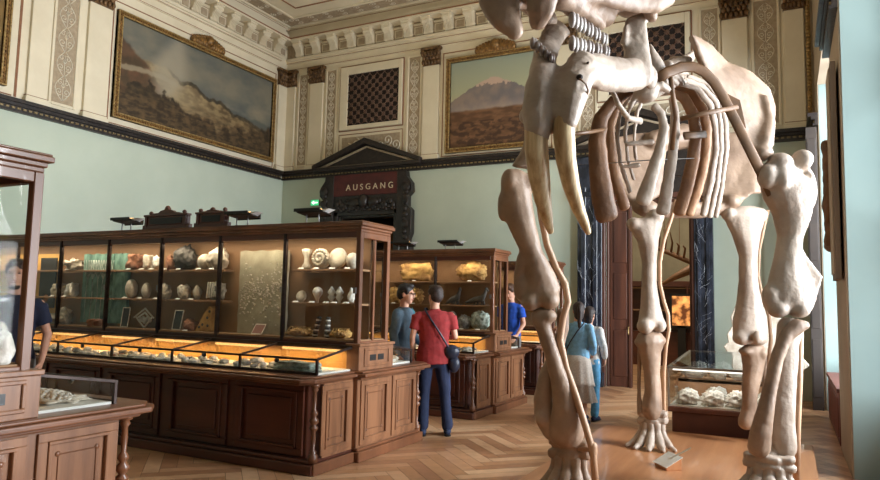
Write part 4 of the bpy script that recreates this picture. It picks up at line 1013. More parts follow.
# jagged pale slab on its wooden stand near the far corner
g = G(); g.box(-.95, .10, 11.65, 12.15, 0, .54); g.box(-.98, .13, 11.62, 12.18, .54, .58)
for q in range(3): g.box(-.9+.34*q, -.62+.34*q, 11.63, 11.65, .08, .48)
tag(build(g, 'wooden_stand', [wood], None, .006), 'low wooden stand in the far right corner behind the skeleton', 'stand')
g = G(); P = [(-.66, .585), (-.80, .72), (-.93, .95), (-.86, 1.02), (-.88, 1.14), (-.80, 1.28), (-.82, 1.42), (-.74, 1.62), (-.6, 1.66), (-.48, 1.56), (-.34, 1.58), (-.2, 1.44), (-.1, 1.42), (-.02, 1.26), (.06, 1.2), (.08, 1.02), (.16, .95), (.17, .84), (.27, .72), (.18, .64), (.05, .585)]
P = [(a, 11.85, b) for a, b in P]
g.prism(P, (0, .09, 0)); tag(build(g, 'fossil_slab', [limest], None, .01), 'jagged pale fossil slab standing on the low wooden stand', 'fossil')
# things in the room beyond the right doorway
t = thing('wall_cabinet', (-2.2, 19.4, 0), 'dark wall cabinet with lit shelves in the room beyond the right doorway', 'cabinet')
g = G(); g.box(-4.0, -.6, 19.1, 19.8, 0, .9); g.box(-4.0, -.6, 19.2, 19.8, 2.1, 2.25); g.box(-4.0, -.6, 19.7, 19.8, .9, 2.1)
for x in (-4.0, -3.2, -2.4, -1.6, -.65): g.box(x, x+.05, 19.2, 19.25, .9, 2.1)
build(g, 'carcase', [wood_d], t, .006)
g = G(); g.box(-3.9, -.7, 19.22, 19.7, 1.45, 1.48); build(g, 'shelf', [wood_l], t)
g = G(); g.box(-3.9, -.7, 19.24, 19.28, 2.05, 2.08); build(g, 'rail', [wood_l], t)
a = atY(672, 296, 18.9); b = atY(691, 326, 18.9); t = thing('lit_picture', ((a.x+b.x)/2, 18.9, 0), 'glowing orange picture display in the room beyond the right doorway', 'display')
g = G(); g.box(a.x-.06, b.x+.06, 18.9, 19.0, b.z-.06, a.z+.06); g.box((a.x+b.x)/2-.1, (a.x+b.x)/2+.1, 18.9, 19.0, 0, b.z); build(g, 'stand', [blackm], t)
def firem():
    m = bpy.data.materials.new('glowing_picture'); m.use_nodes = True; nt = m.node_tree; bs = nt.nodes['Principled BSDF']; n = nt.nodes.new('ShaderNodeTexNoise'); n.inputs['Scale'].default_value = 5
    tc = nt.nodes.new('ShaderNodeTexCoord'); nt.links.new(tc.outputs['Object'], n.inputs['Vector']); r = nt.nodes.new('ShaderNodeValToRGB'); r.color_ramp.elements[0].position = .4; r.color_ramp.elements[0].color = (.10, .03, .01, 1); r.color_ramp.elements[1].position = .68; r.color_ramp.elements[1].color = (1, .42, .12, 1)
    nt.links.new(n.outputs['Fac'], r.inputs[0]); nt.links.new(r.outputs[0], bs.inputs['Emission Color']); nt.links.new(r.outputs[0], bs.inputs['Base Color']); bs.inputs['Emission Strength'].default_value = 1.0; return m
g = G(); g.box(a.x, b.x, 18.89, 18.9, b.z, a.z); build(g, 'lit_panel', [firem()], t)
g = G(); p0, p1 = atY(655, 288, 17), atY(694, 268, 17)
g.sweep([p0, (p0+p1)/2+Vector((0, 0, .02)), p1], [.01, .07, .12], 10); fo = build(g, 'hanging_fossil', [bone_d]); tag(fo, 'long pointed brown fossil hanging in the room beyond the right doorway', 'fossil')
g = G(); q0, q1 = atY(640, 240, 17.5), atY(690, 262, 17.5)
g.sweep([q0, q1], .06, 8)
for q in range(9):
    c = q0.lerp(q1, q/8); g.sweep([c, c+Vector((.06, -.15, .25)), c+Vector((.03, -.3, .5 if q < 6 else .3))], [.03, .025, .012], 6)
for q in range(3): g.sweep([q0.lerp(q1, .2+.3*q), q0.lerp(q1, .2+.3*q)+Vector((0, 0, 2.2))], .006, 5)
tag(build(g, 'hanging_skeleton', [bone_d]), 'dark ribbed skeleton hanging in the room beyond the right doorway', 'skeleton')
a = atY(395, 240, 15.5); g = G(); g.box(a.x-.25, a.x+.25, 15.5, 15.56, 0, 3.4); tag(build(g, 'orange_screen', [M('ochre_screen', srgb(196, 134, 72), srgb(170, 112, 58), 2, .7)]), 'ochre upright screen glimpsed through the left doorway', 'screen')
# ================================================================ plinth
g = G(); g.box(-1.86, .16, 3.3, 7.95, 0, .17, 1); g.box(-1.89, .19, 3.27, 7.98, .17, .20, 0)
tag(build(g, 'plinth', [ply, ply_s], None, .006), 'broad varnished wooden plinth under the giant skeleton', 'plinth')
p = atZ(668, 468, .2); t = thing('label_stand', (p.x, p.y, .2), 'small wooden label wedge with a white sheet on the plinth', 'label stand')
g = G(); g.prism([(-.13, -.09, 0), (-.13, .09, 0), (-.13, .09, .13), (-.13, -.09, .03)], (.26, 0, 0)); R4 = Matrix.Translation((p.x, p.y, .2)) @ Matrix.Rotation(radians(-53), 4, 'Z') @ Matrix.Scale(.78, 4); g.xf(R4); build(g, 'wedge', [ply], t, .004)
g = G(); g.add([(-.15, -.10, .034), (.15, -.10, .034), (.15, .09, .139), (-.15, .09, .139), (-.15, -.10, .039), (.15, -.10, .039), (.15, .09, .144), (-.15, .09, .144)], [(0, 3, 2, 1), (4, 5, 6, 7), (0, 1, 5, 4), (1, 2, 6, 5), (2, 3, 7, 6), (3, 0, 4, 7)]); g.xf(R4); build(g, 'sheet', [paper], t)
g = G(); g.prism([(-.02, .0, .09), (.03, .0, .09), (.19, .16, .24), (.17, .17, .25)], (.0, .004, .004)); g.xf(R4); build(g, 'curled_slip', [paper], t)
# ================================================================ the giant skeleton
DN = thing('mounted_skeleton', (-.85, 6.2, .2), 'huge mounted skeleton of an elephant like animal with downward curving tusks', 'skeleton')
def PD(pts): return [at(x, y, d) for x, y, d in pts]
def px(r, d): return r*d/FPX                                    # picture size of a radius at that depth, in metres
def limb(g, rows, n=12, flat=1.0, up=None):
    """rows: (x, y, depth, half width in picture px, thickness ratio)"""
    P = [at(*r[:3]) for r in rows]; R = []
    for r in rows: a = px(r[3], r[2]); R.append((a*(r[4] if len(r) > 4 else flat), a))
    g.sweep(P, R, n, up=up or cf)
def blob(g, x, y, d, rx, ry=None, rd=None):
    ry = ry or rx; rd = rd or (rx+ry)/2
    g.ball(at(x, y, d), (px(rx, d), px(rd, d), px(ry, d)), Matrix((cr, cf, cu)).transposed(), 14, 10)
def bone_part(name, g, m=None, parent=None, v=.014, sm=4, rg=.006, rs=7, label=None): return organic(g, name, [m or bone], parent or DN, v, sm, rg, rs, label)
# ---- skull: two big nasal lobes, palate with upper teeth, cheek arches, brain case
g = G()
limb(g, [(500, -60, 4.2, 34, .8), (497, -28, 3.95, 20, .7), (500, 2, 3.85, 20, .6), (507, 20, 3.82, 16, .55), (516, 34, 3.82, 9, .6)])
limb(g, [(548, -60, 4.1, 34, .7), (544, -28, 3.85, 20, .7), (542, -4, 3.8, 17, .6), (540, 12, 3.8, 14, .55), (537, 26, 3.84, 8, .6)])
blob(g, 520, -6, 3.9, 20, 16, 12); blob(g, 522, -40, 4.2, 50, 30, 45); limb(g, [(482, 2, 3.95, 4), (484, -14, 4.0, 8)])
limb(g, [(572, -6, 4.2, 22, .7), (590, 4, 4.45, 17, .8), (604, 12, 4.7, 15, .8)]); limb(g, [(558, -6, 4.1, 14), (580, 8, 4.25, 9), (600, 24, 4.55, 7)])
limb(g, [(566, -14, 4.1, 18, .5), (600, -10, 4.3, 16, .6), (632, 0, 4.5, 14, .6), (655, 3, 4.6, 12, .7), (666, -4, 4.65, 12, .7)])
limb(g, [(622, -10, 4.7, 26, .8), (600, -60, 4.5, 70, .9), (560, -80, 4.4, 80, .9)])
limb(g, [(648, 6, 4.7, 9), (652, 17, 4.72, 6)]); limb(g, [(520, -6, 4.4, 12), (548, 20, 4.7, 9)])
blob(g, 640, -10, 4.9, 34, 26, 40)
skull = bone_part('skull', g, bone, v=.016, sm=5, rg=.012, rs=5)
def teeth(name, a, b, n, r0_, parent, gap=1.0):
    for i in range(n):
        t_ = i/(n-1); x, y, d = [a[k_]+(b[k_]-a[k_])*t_ for k_ in range(3)]; r = r0_*(1-.25*t_)
        g = G()
        for s in (-1, 1): blob(g, x+s*r*.25, y+s*r*.10, d+s*.012, r*.52, r*1.15, r*.8)
        o = build(g, name, [tooth], parent)
teeth('upper_molar', (574, 20, 4.2), (604, 39, 4.52), 5, 7.4, skull)
# ---- lower jaw
g = G()
limb(g, [(567, 122, 3.98, 11, 1.1), (570, 104, 4.0, 15, 1.0), (573, 84, 4.05, 19, .9), (582, 68, 4.15, 19, .8), (600, 72, 4.35, 20, .6), (618, 75, 4.5, 18, .55), (638, 74, 4.66, 17, .5)])
limb(g, [(580, 58, 4.15, 8, .8), (604, 66, 4.4, 9, .6)])
limb(g, [(634, 78, 4.66, 19, .45), (637, 58, 4.72, 14.5, .4), (636, 38, 4.76, 12.5, .4), (635, 22, 4.78, 11, .5)])
limb(g, [(626, 26, 4.74, 3), (624, 42, 4.72, 4)]); limb(g, [(630, 22, 4.78, 5), (646, 17, 4.8, 6, 1)]); blob(g, 650, 78, 4.72, 8, 12, 6); blob(g, 644, 64, 4.74, 8, 14, 6)
limb(g, [(538, 132, 4.0, 13, 1.0), (537, 112, 4.0, 15, .9), (539, 90, 4.03, 15, .9), (543, 70, 4.1, 14, .8), (546, 52, 4.22, 12, .7), (552, 38, 4.5, 12, .6), (560, 28, 4.85, 12, .5)])
limb(g, [(548, 124, 4.04, 9, .8), (552, 104, 4.04, 12, .8), (556, 84, 4.08, 12, .8)]); blob(g, 525, 116, 4.06, 6, 8, 6)
limb(g, [(549, 128, 4.03, 9, .8), (549, 108, 4.03, 12, .9), (553, 90, 4.05, 15, .8), (558, 74, 4.12, 11, .8)]); limb(g, [(560, 112, 4.01, 14, .9), (562, 92, 4.03, 15, .9)])
jaw = bone_part('lower_jaw', g, bone_w, v=.013, sm=4, rg=.007, rs=9)
g = G(); blob(g, 579, 78, 3.97, 3.6, 3.4, 9); blob(g, 587, 64, 4.06, 1.5, 1.5, 8); build(g, 'nerve_opening', [holem], jaw)
g = G(); g.sweep(PD([(580, 79, 3.90), (586, 84, 3.91), (588, 90, 3.95), (587, 95, 4.0)]), .006, 6); build(g, 'wire', [iron], jaw)
teeth('lower_molar', (574, 44, 4.06), (606, 51, 4.36), 5, 7.0, jaw); teeth('lower_molar', (534, 44, 4.1), (552, 58, 4.06), 5, 5.6, jaw)
for rows in ([(536, 130, 4.0, 11.5), (536.5, 150, 4.0, 12), (539, 175, 4.02, 11), (543, 200, 4.06, 8.6), (547, 218, 4.1, 6), (550.5, 231, 4.13, 3.4)],
             [(564.5, 120, 3.98, 10.5), (564, 135, 3.98, 11), (566, 160, 3.99, 10.2), (571, 185, 4.02, 8.8), (578, 208, 4.06, 6.6), (584, 222, 4.09, 5), (588, 232, 4.11, 3.2)]):
    g = G(); limb(g, rows, 16, .95); build(g, 'tusk', [ivory], DN)
# ---- neck and back vertebrae
def vertebra(name, x, y, d, r, spine=0, sp=(0, -1), m=None):
    g = G(); blob(g, x, y, d, r, r*.9, r*.8)
    for s in (-1, 1): limb(g, [(x, y-r*.3, d, r*.45), (x+s*r*1.1, y-r*.6, d, r*.4), (x+s*r*1.7, y-r*.2, d+.03, r*.28)])
    if spine: limb(g, [(x, y, d, r*.5), (x+sp[0]*spine*.5, y+sp[1]*spine*.5, d+.03, r*.36), (x+sp[0]*spine, y+sp[1]*spine, d+.08, r*.42)])
    limb(g, [(x-r*.8, y+r*.3, d, r*.3), (x-r*1.2, y+r*1.1, d-.02, r*.22)])
    return bone_part(name, g, m or bone_w, v=.013, sm=2, rg=.008, rs=12)
for i in range(4): vertebra('neck_vertebra', 646+4*i, 92-3*i, 4.95+.09*i, 13, 14, (.3, -1))
for i in range(9): vertebra('back_vertebra', 664+2.2*i, 86-.6*i, 5.3+.22*i, 10.5-.4*i, 20+1.2*i, (.45, -1))
g = G(); limb(g, [(650, 46, 5.0, 3), (652, 54, 5.0, 6, .6), (656, 66, 5.02, 9, .6), (662, 84, 5.05, 8, .7)]); bone_part('neural_spine', g, bone_w)
g = G(); limb(g, [(663, 70, 5.2, 6), (676, 63, 5.25, 7, .8), (688, 61, 5.35, 5)]); blob(g, 668, 66, 5.15, 6); blob(g, 681, 62, 5.25, 6); bone_part('neural_spine', g, bone_w, rg=.012)
# ---- ribs
RIBS = [([(654, 106, 5.0, 5), (661, 113, 5.0, 5), (664, 128, 5.0, 5.5), (659, 152, 5.02, 6), (652, 174, 5.04, 7), (645, 196, 5.08, 8.5), (643, 202, 5.08, 8)], bone_w),
        ([(672, 98, 5.1, 4), (675, 112, 5.12, 5), (675, 130, 5.14, 5.5), (672, 160, 5.18, 5.5), (667, 190, 5.22, 6.5), (663, 212, 5.26, 7.5)], bone_w),
        ([(672, 92, 5.28, 4), (684, 98, 5.3, 6), (693, 114, 5.32, 6.5), (696, 134, 5.35, 6.5), (693, 160, 5.38, 7), (686, 190, 5.42, 7), (679, 213, 5.45, 7)], bone_r),
        ([(676, 88, 5.48, 4), (692, 94, 5.5, 5), (703, 110, 5.52, 5.5), (707, 130, 5.55, 5.5), (705, 160, 5.58, 5.5), (697, 192, 5.62, 5.8), (689, 214, 5.64, 5.5)], bone_r),
        ([(680, 84, 5.68, 3.5), (698, 90, 5.7, 4), (710, 104, 5.72, 4), (715, 124, 5.74, 4), (716, 148, 5.76, 4), (711, 182, 5.8, 4), (703, 215, 5.84, 4)], bone_w),
        ([(684, 80, 5.9, 3.5), (703, 87, 5.92, 3.5), (716, 102, 5.94, 3.5), (720.5, 124, 5.96, 3.5), (721, 150, 5.98, 3.5), (717, 184, 6.02, 3.5), (710, 217, 6.05, 3.5)], bone_w),
        ([(688, 77, 6.1, 3.5), (708, 84, 6.12, 3.5), (720, 100, 6.14, 3.5), (725.5, 122, 6.16, 3.5), (726.5, 148, 6.18, 3.5), (722, 184, 6.22, 3.2), (716, 217, 6.25, 3.2)], bone_w),
        ([(652, 84, 5.12, 5), (634, 90, 5.1, 4), (614, 100, 5.05, 6), (601, 118, 5.0, 8), (597, 140, 4.98, 9.5), (599, 170, 4.98, 10.5), (603, 200, 5.0, 12), (607, 217, 5.02, 12)], bone_d),
        ([(650, 88, 5.3, 4), (630, 90, 5.28, 5), (616, 104, 5.24, 6), (610, 126, 5.2, 5.5), (611, 152, 5.2, 5.5), (616, 180, 5.22, 5.5), (623, 202, 5.24, 6.5), (625, 208, 5.24, 6)], bone_r),
        ([(655, 86, 5.55, 3), (632, 92, 5.5, 3.5), (620, 112, 5.48, 3), (617, 136, 5.46, 2.8), (620, 162, 5.46, 2.8), (630, 192, 5.5, 3)], bone_w),
        ([(660, 84, 5.8, 3), (638, 92, 5.76, 3), (628, 112, 5.74, 2.6), (625, 136, 5.72, 2.4), (628, 160, 5.72, 2.4), (634, 180, 5.74, 2.4)], bone_w),
        ([(664, 82, 6.1, 3), (646, 92, 6.06, 3), (637, 112, 6.04, 2.6), (634, 138, 6.02, 2.2), (636, 160, 6.02, 2.2)], bone_w)]
for rows, m in RIBS:
    g = G(); limb(g, rows, 12, .5); bone_part('rib', g, m, v=.0115, sm=3, rg=.004, rs=8)
g = G(); limb(g, [(612, 90, 4.8, 2.4), (618, 104, 4.8, 3), (628, 118, 4.85, 3), (641, 121, 4.95, 4, .6)]); bone_part('tongue_bone', g, bone_w, v=.01, rg=.002)
for rows in ([(627, 144, 5.1, 2.6), (652, 142, 5.12, 3.2)], [(622, 167, 5.2, 1.8), (638, 165, 5.2, 2.6)]):
    g = G(); limb(g, rows, 10); bone_part('breastbone_splint', g, bone_w, v=.009, rg=.002)
# ---- shoulder blades
def blade(left, right, d0, d1, thick, m, ridge=None):
    g = G(); n = len(left); rows = []
    N = 7
    for i in range(n):
        for k_ in range(N):
            t_ = k_/(N-1); x = left[i][0]+(right[i][0]-left[i][0])*t_; y = left[i][1]+(right[i][1]-left[i][1])*t_
            dl, dr = d0[i], d1[i]; rows.append(at(x, y, dl+(dr-dl)*t_-.05*sin(pi*t_)))
    back = [p+cf*thick for p in rows]; vs = rows+back; o = len(rows); fs = []
    for i in range(n-1):
        for k_ in range(N-1):
            a = i*N+k_; fs.append((a, a+1, a+N+1, a+N)); fs.append((o+a, o+a+N, o+a+N+1, o+a+1))
    ring = [k_ for k_ in range(N)]+[i*N+N-1 for i in range(1, n)]+[(n-1)*N+k_ for k_ in range(N-2, -1, -1)]+[i*N for i in range(n-2, 0, -1)]
    for i in range(len(ring)): a, b = ring[i], ring[(i+1) % len(ring)]; fs.append((a, o+a, o+b, b))
    g.add(vs, fs, 0, True)
    if ridge: ridge(g)
    return bone_part('shoulder_blade', g, m, v=.015, sm=4, rg=.005, rs=5)
blade([(690, 34), (698, 56), (710, 76), (721, 95), (733, 116), (744, 136), (750, 150)], [(694, 34), (713, 45), (729, 62), (752, 71), (771, 88), (777, 108), (774, 146)],
      [5.15, 5.15, 5.15, 5.12, 5.1, 5.08, 5.05], [5.2, 5.3, 5.45, 5.5, 5.5, 5.4, 5.15], .07, bone,
      lambda g: (limb(g, [(764, 100, 5.35, 6), (768, 122, 5.25, 7), (764, 142, 5.12, 9), (760, 154, 5.08, 9)]), blob(g, 761, 153, 5.08, 12, 8, 10)))
blade([(548, 58), (542, 80), (534, 104), (528, 128), (522, 150), (512, 166)], [(556, 58), (554, 80), (549, 104), (545, 128), (542, 150), (536, 170)],
      [5.5, 5.45, 5.4, 5.3, 5.2, 5.1], [5.6, 5.55, 5.5, 5.4, 5.25, 5.15], .06, bone)
# ---- fore legs
g = G()
limb(g, [(514, 180, 4.9, 14, .9), (516, 200, 4.9, 16, .8), (522, 224, 4.9, 14, .8), (533, 254, 4.92, 10.5, .95), (540, 276, 4.93, 15, .8), (542, 290, 4.94, 20, .7)])
blob(g, 510, 181, 4.88, 10, 13, 12); blob(g, 527, 183, 4.92, 11, 10, 12); blob(g, 503, 206, 4.92, 6, 16, 8); blob(g, 531, 302, 4.9, 10, 9, 11); blob(g, 549, 300, 4.88, 11, 10, 12); blob(g, 522, 288, 4.95, 9, 14, 8); limb(g, [(518, 278, 4.95, 5), (522, 260, 4.93, 6), (528, 246, 4.92, 6)])
bone_part('upper_arm_bone', g, bone, v=.016, sm=5, rg=.006, rs=5)
g = G(); limb(g, [(540, 316, 4.9, 10, .9), (544, 330, 4.88, 8), (551, 352, 4.87, 7.5), (559, 378, 4.86, 9.5), (566, 404, 4.86, 14, .8), (567, 426, 4.87, 18, .7), (566, 436, 4.88, 18, .7)]); blob(g, 548, 316, 4.88, 9, 7, 9)
bone_part('radius', g, bone, rg=.006, rs=6)
g = G(); limb(g, [(562, 314, 4.98, 7), (563, 330, 4.98, 6), (556, 352, 4.97, 6), (546, 376, 4.95, 8), (543, 400, 4.94, 10, .8), (545, 418, 4.93, 10.5, .8), (551, 432, 4.92, 9)]); blob(g, 540, 418, 4.9, 5, 9, 6)
bone_part('ulna', g, bone, rg=.006, rs=6)
g = G()
limb(g, [(775, 172, 5.1, 18, .8), (786, 190, 5.1, 24, .8), (792, 212, 5.12, 20, .8), (790, 236, 5.12, 12.5, .95), (787, 262, 5.12, 14, .85), (789, 284, 5.12, 22, .65), (790, 300, 5.12, 24, .6)])
blob(g, 802, 160, 5.1, 10.5, 11, 11); blob(g, 808, 190, 5.14, 8, 22, 10); blob(g, 780, 162, 5.05, 13, 10, 12); blob(g, 767, 176, 5.02, 10, 13, 10); blob(g, 782, 178, 5.0, 9, 14, 9)
g.prism([at(x, y, 5.10) for x, y in ((798, 240), (808, 256), (824, 277), (818, 300), (812, 312), (796, 306))], cf*.09); blob(g, 778, 309, 5.08, 11, 9, 11); blob(g, 799, 309, 5.08, 11, 9, 11); blob(g, 770, 296, 5.1, 8, 12, 9)
bone_part('upper_arm_bone', g, bone_w, v=.016, sm=5, rg=.006, rs=5)
g = G(); limb(g, [(797, 326, 5.02, 8), (786, 336, 5.0, 7), (777, 358, 4.98, 6.5), (771, 384, 4.97, 6.8), (766, 408, 4.96, 8), (761, 432, 4.96, 11, .8), (759, 448, 4.97, 12, .8)]); blob(g, 803, 325, 5.02, 6, 5, 7)
bone_part('radius', g, bone, rg=.005, rs=6)
g = G(); limb(g, [(790, 326, 5.12, 13, .7), (787, 346, 5.1, 12, .7), (785, 376, 5.08, 12, .7), (783, 406, 5.06, 12.5, .7), (783, 432, 5.05, 12.5, .7), (785, 450, 5.04, 12, .8)])
bone_part('ulna', g, bone_w, rg=.006, rs=6)
# ---- feet
def foot(x, y, zt, w, parent=DN, m=bone, fwd=(0, -1)):
    """blocky wrist bones, then five splayed toes; x,y centre, zt top height"""
    zb = .2; h = zt-zb; g = G(); rr = random.Random(int(x*100))
    for row, (zz, ww, n_) in enumerate(((.89, .29, 3), (.71, .31, 3))):
        for i in range(n_):
            u = (i-(n_-1)/2)/n_*2; c = (x+u*ww*w, y-.05*w+.10*w*abs(u), zb+h*(zz+.02*rr.uniform(-1, 1))); q = G()
            q.ball((0, 0, 0), (w*.80/n_, w*.22, h*.115), None, 12, 8)
            for v_ in q.v:                                    # squarish blocks
                for k_, e in enumerate((w*.80/n_, w*.22, h*.115)): t_ = v_[k_]/e; v_[k_] = e*.86*(abs(t_)**.55)*(1 if t_ > 0 else -1)
            q.xf(Matrix.Translation(c) @ Matrix.Rotation(rr.uniform(-.2, .2), 4, 'Y')); g.add(q.v, q.f, 0, True)
    g.sweep([(x, y+.1*w, zb+h*.92), (x, y+.14*w, zb+h*.5)], [w*.2, w*.22], 12)
    o = bone_part('foot', g, m, v=.008, sm=1, rg=.004, rs=16)
    for i in range(5):
        a = (i-2)*.52; dx, dy = sin(a), -cos(a)*.8; g = G(); k_ = (.8, 1, 1.05, 1, .8)[i]
        p0 = (x+dx*w*.30, y+dy*w*.14, zb+h*.62); p1 = (x+dx*w*.38, y+dy*w*.26, zb+h*.33); p2 = (x+dx*w*.58, y+dy*w*.52, zb+h*.13); p3 = (x+dx*w*.76, y+dy*w*.78, zb+h*.05)
        r = w*.125*k_
        g.sweep([p0, ((p0[0]+p1[0])/2, (p0[1]+p1[1])/2, (p0[2]+p1[2])/2), p1], [r*1.05, r*.78, r*1.0], 10); g.sweep([p1, p2], [r*1.05, r*.95], 10); g.sweep([p2, p3], [r*.8, r*.6], 10)
        g.ball(p1, r*1.12, None, 10, 7); g.ball(p2, (r*1.05, r*1.05, min(r, h*.10)), None, 10, 7)
        for v_ in g.v: v_.z = max(v_.z, zb+.001)
        organic(g, 'toe', [m], o, .008, 1, .003, 14)
a = at(568, 440, 4.9); foot(a.x, a.y+.05, a.z+.02, .37)
a = at(769, 457, 5.0); foot(a.x, a.y+.04, a.z+.02, .42, m=bone_w)
a = at(652, 412, 6.6); foot(a.x, a.y+.02, a.z+.02, .34, m=bone_w)
a = at(770, 424, 6.95); foot(a.x, a.y, a.z, .20, m=bone_w)
# ---- pelvis
g = G()
def fan(poly, d, th): g.prism([at(x, y, d+dd) for x, y, dd in poly], cf*th)
fan([(724, 132, .1), (746, 131, .05), (754, 152, 0), (768, 187, -.1), (767, 192, -.1), (752, 194, -.12), (744, 200, -.1), (740, 207, -.1), (722, 206, -.05), (716, 165, .05)], 7.0, .09)
fan([(700, 134, .2), (726, 132, .1), (722, 206, 0), (700, 196, .1)], 7.0, .10); fan([(598, 150, .1), (620, 136, .2), (646, 132, .2), (670, 136, .2), (660, 196, 0), (640, 208, -.1), (612, 192, 0)], 7.0, .09)
limb(g, [(655, 142, 7.2, 12), (684, 136, 7.3, 13), (712, 140, 7.2, 12)]); limb(g, [(640, 206, 6.95, 9), (660, 212, 6.9, 7), (690, 212, 6.9, 7), (724, 206, 6.95, 9)]); blob(g, 731, 202, 6.92, 10, 8, 11); blob(g, 646, 208, 6.92, 12, 9, 12); blob(g, 690, 205, 6.9, 8); blob(g, 672, 208, 6.88, 9, 6, 8)
bone_part('pelvis', g, bone, v=.02, sm=4, rg=.008, rs=5)
# ---- hind legs
g = G()
limb(g, [(646, 226, 6.6, 17, .6), (648, 240, 6.6, 11, .8), (649, 262, 6.6, 7.5), (649, 284, 6.6, 7.5), (650, 304, 6.6, 9.5), (651, 320, 6.6, 13, .8)]); blob(g, 634, 224, 6.6, 8, 7, 9); blob(g, 655, 217, 6.6, 9, 8, 9); blob(g, 645, 326, 6.55, 8, 8, 10); blob(g, 659, 325, 6.58, 7, 8, 10)
bone_part('thigh_bone', g, bone_w, v=.016, sm=5, rg=.006, rs=5)
g = G(); limb(g, [(650, 341, 6.6, 15, .8), (650, 352, 6.6, 11, .9), (652, 372, 6.6, 8), (653, 392, 6.6, 8.5), (652, 406, 6.6, 10), (652, 412, 6.6, 10)]); blob(g, 641, 342, 6.6, 7, 5, 8); blob(g, 658, 340, 6.6, 8, 5, 9)
bone_part('shin_bone', g, bone, rg=.006, rs=6)
g = G(); limb(g, [(640, 348, 6.68, 2.4), (639, 375, 6.68, 2), (639, 398, 6.66, 2.2), (641, 412, 6.64, 4)]); bone_part('calf_bone', g, bone, v=.01, rg=.003)
g = G()
limb(g, [(745, 216, 6.9, 22, .5), (746, 232, 6.9, 15, .7), (748, 256, 6.9, 9), (748, 280, 6.9, 9), (749, 300, 6.9, 12), (750, 320, 6.9, 17, .7), (750, 334, 6.9, 17, .7)]); blob(g, 729, 214, 6.9, 8, 7, 9); blob(g, 757, 215, 6.9, 11, 8, 9); blob(g, 742, 338, 6.85, 9, 7, 10); blob(g, 758, 338, 6.85, 9, 8, 10)
bone_part('thigh_bone', g, bone_w, v=.016, sm=5, rg=.006, rs=5)
g = G(); limb(g, [(754, 352, 6.9, 13, .8), (753, 366, 6.9, 10.5, .9), (750, 390, 6.9, 8), (749, 410, 6.9, 7), (746, 422, 6.9, 8)]); blob(g, 746, 351, 6.88, 7, 4, 8); blob(g, 761, 353, 6.86, 6, 7, 8)
bone_part('shin_bone', g, bone, rg=.006, rs=6)
g = G(); blob(g, 758, 337, 6.74, 6, 7, 5); bone_part('kneecap', g, bone_w)
g = G(); limb(g, [(765, 360, 7.0, 2.4), (764, 390, 7.0, 2), (762, 430, 6.95, 3)]); bone_part('calf_bone', g, bone, v=.01, rg=.003)
# tail
g = G()
for i in range(10): blob(g, 690+1.5*i, 132+8*i, 7.4+.04*i, 7-.5*i, 5, 6)
bone_part('tail', g, bone)
# ---- iron armature: part of the mount, moves with the bones
def bar(name, rows, r, m, flat=None):
    g = G(); P = PD(rows); g.sweep(P, [(r*(flat or 1), r)]*len(P), 8, up=cf if flat else None, round_=False); return build(g, name, [m], DN)
bar('iron_strap', [(657, 79, 4.92), (668, 72, 4.95), (682, 67, 5.0), (694, 67, 5.02), (704, 72, 5.04), (714, 82, 5.05), (722, 95, 5.06), (734, 118, 5.05), (746, 142, 5.02), (757, 164, 5.0), (772, 194, 5.04)], .040, iron, .2)
bar('iron_strap', [(680, 119, 4.98), (706, 113, 5.0), (738, 107, 5.06)], .018, iron, .4)
bar('iron_strap', [(670, 76, 4.98), (673, 96, 5.02), (676, 118, 5.05), (672, 150, 5.12)], .018, iron, .4)
bar('iron_strap', [(574, 134, 4.6), (590, 132, 4.8), (606, 129, 5.0)], .014, iron)
bar('iron_strap', [(684, 136, 5.1), (706, 134, 5.3)], .03, iron, .3)
bar('iron_rod', [(600, 164, 5.0), (650, 160, 5.05), (700, 158, 5.4)], .004, steel)
g = G(); g.prism([at(724, 92, 5.06), at(740, 100, 5.06), at(746, 128, 5.05), at(734, 126, 5.05)], cf*.02); build(g, 'iron_plate', [iron], DN)
def pipe(rows, r=.024): return bar('support_pipe', rows, r, pipe_m)
pz = .2
f0 = atZ(590, 492, pz)
pipe([(536, 168, 4.98), (541, 215, 4.98), (547, 245, 4.97), (556, 268, 4.95), (565, 284, 4.92), (568, 302, 4.9), (563, 318, 4.9), (560, 340, 4.9), (566, 368, 4.86), (576, 396, 4.8), (586, 428, 4.76), (593, 452, 4.74), (596, 490, 4.72)], .026)
pipe([(676, 200, 6.7), (672, 216, 6.68), (664, 240, 6.66), (660, 262, 6.64), (660, 284, 6.64), (664, 302, 6.64), (668, 314, 6.62), (669, 330, 6.62), (666, 346, 6.62), (664, 372, 6.64), (664, 404, 6.66), (664, 440, 6.7)], .018)
pipe([(768, 210, 7.0), (764, 226, 7.0), (759, 250, 7.0), (758, 276, 7.0), (762, 296, 7.0), (769, 316, 6.98), (771, 340, 6.98), (768, 364, 7.0), (766, 400, 7.0), (765, 445, 7.05)], .018)
pipe([(800, 330, 5.2), (799, 380, 5.2), (797, 430, 5.2), (796, 486, 5.2)], .026)
g = G(); g.sweep(PD([(580, 449, 4.86), (594, 450, 4.75)]), .02, 8); g.sweep(PD([(593, 446, 4.745), (593, 454, 4.745)]), .031, 10); build(g, 'pipe_clamp', [pipe_m], DN)

for o in [c for c in DN.children]+[q for c in DN.children for q in c.children]:     # nothing sinks below the plinth top
    for v_ in o.data.vertices: v_.co.z = max(v_.co.z, .0012)
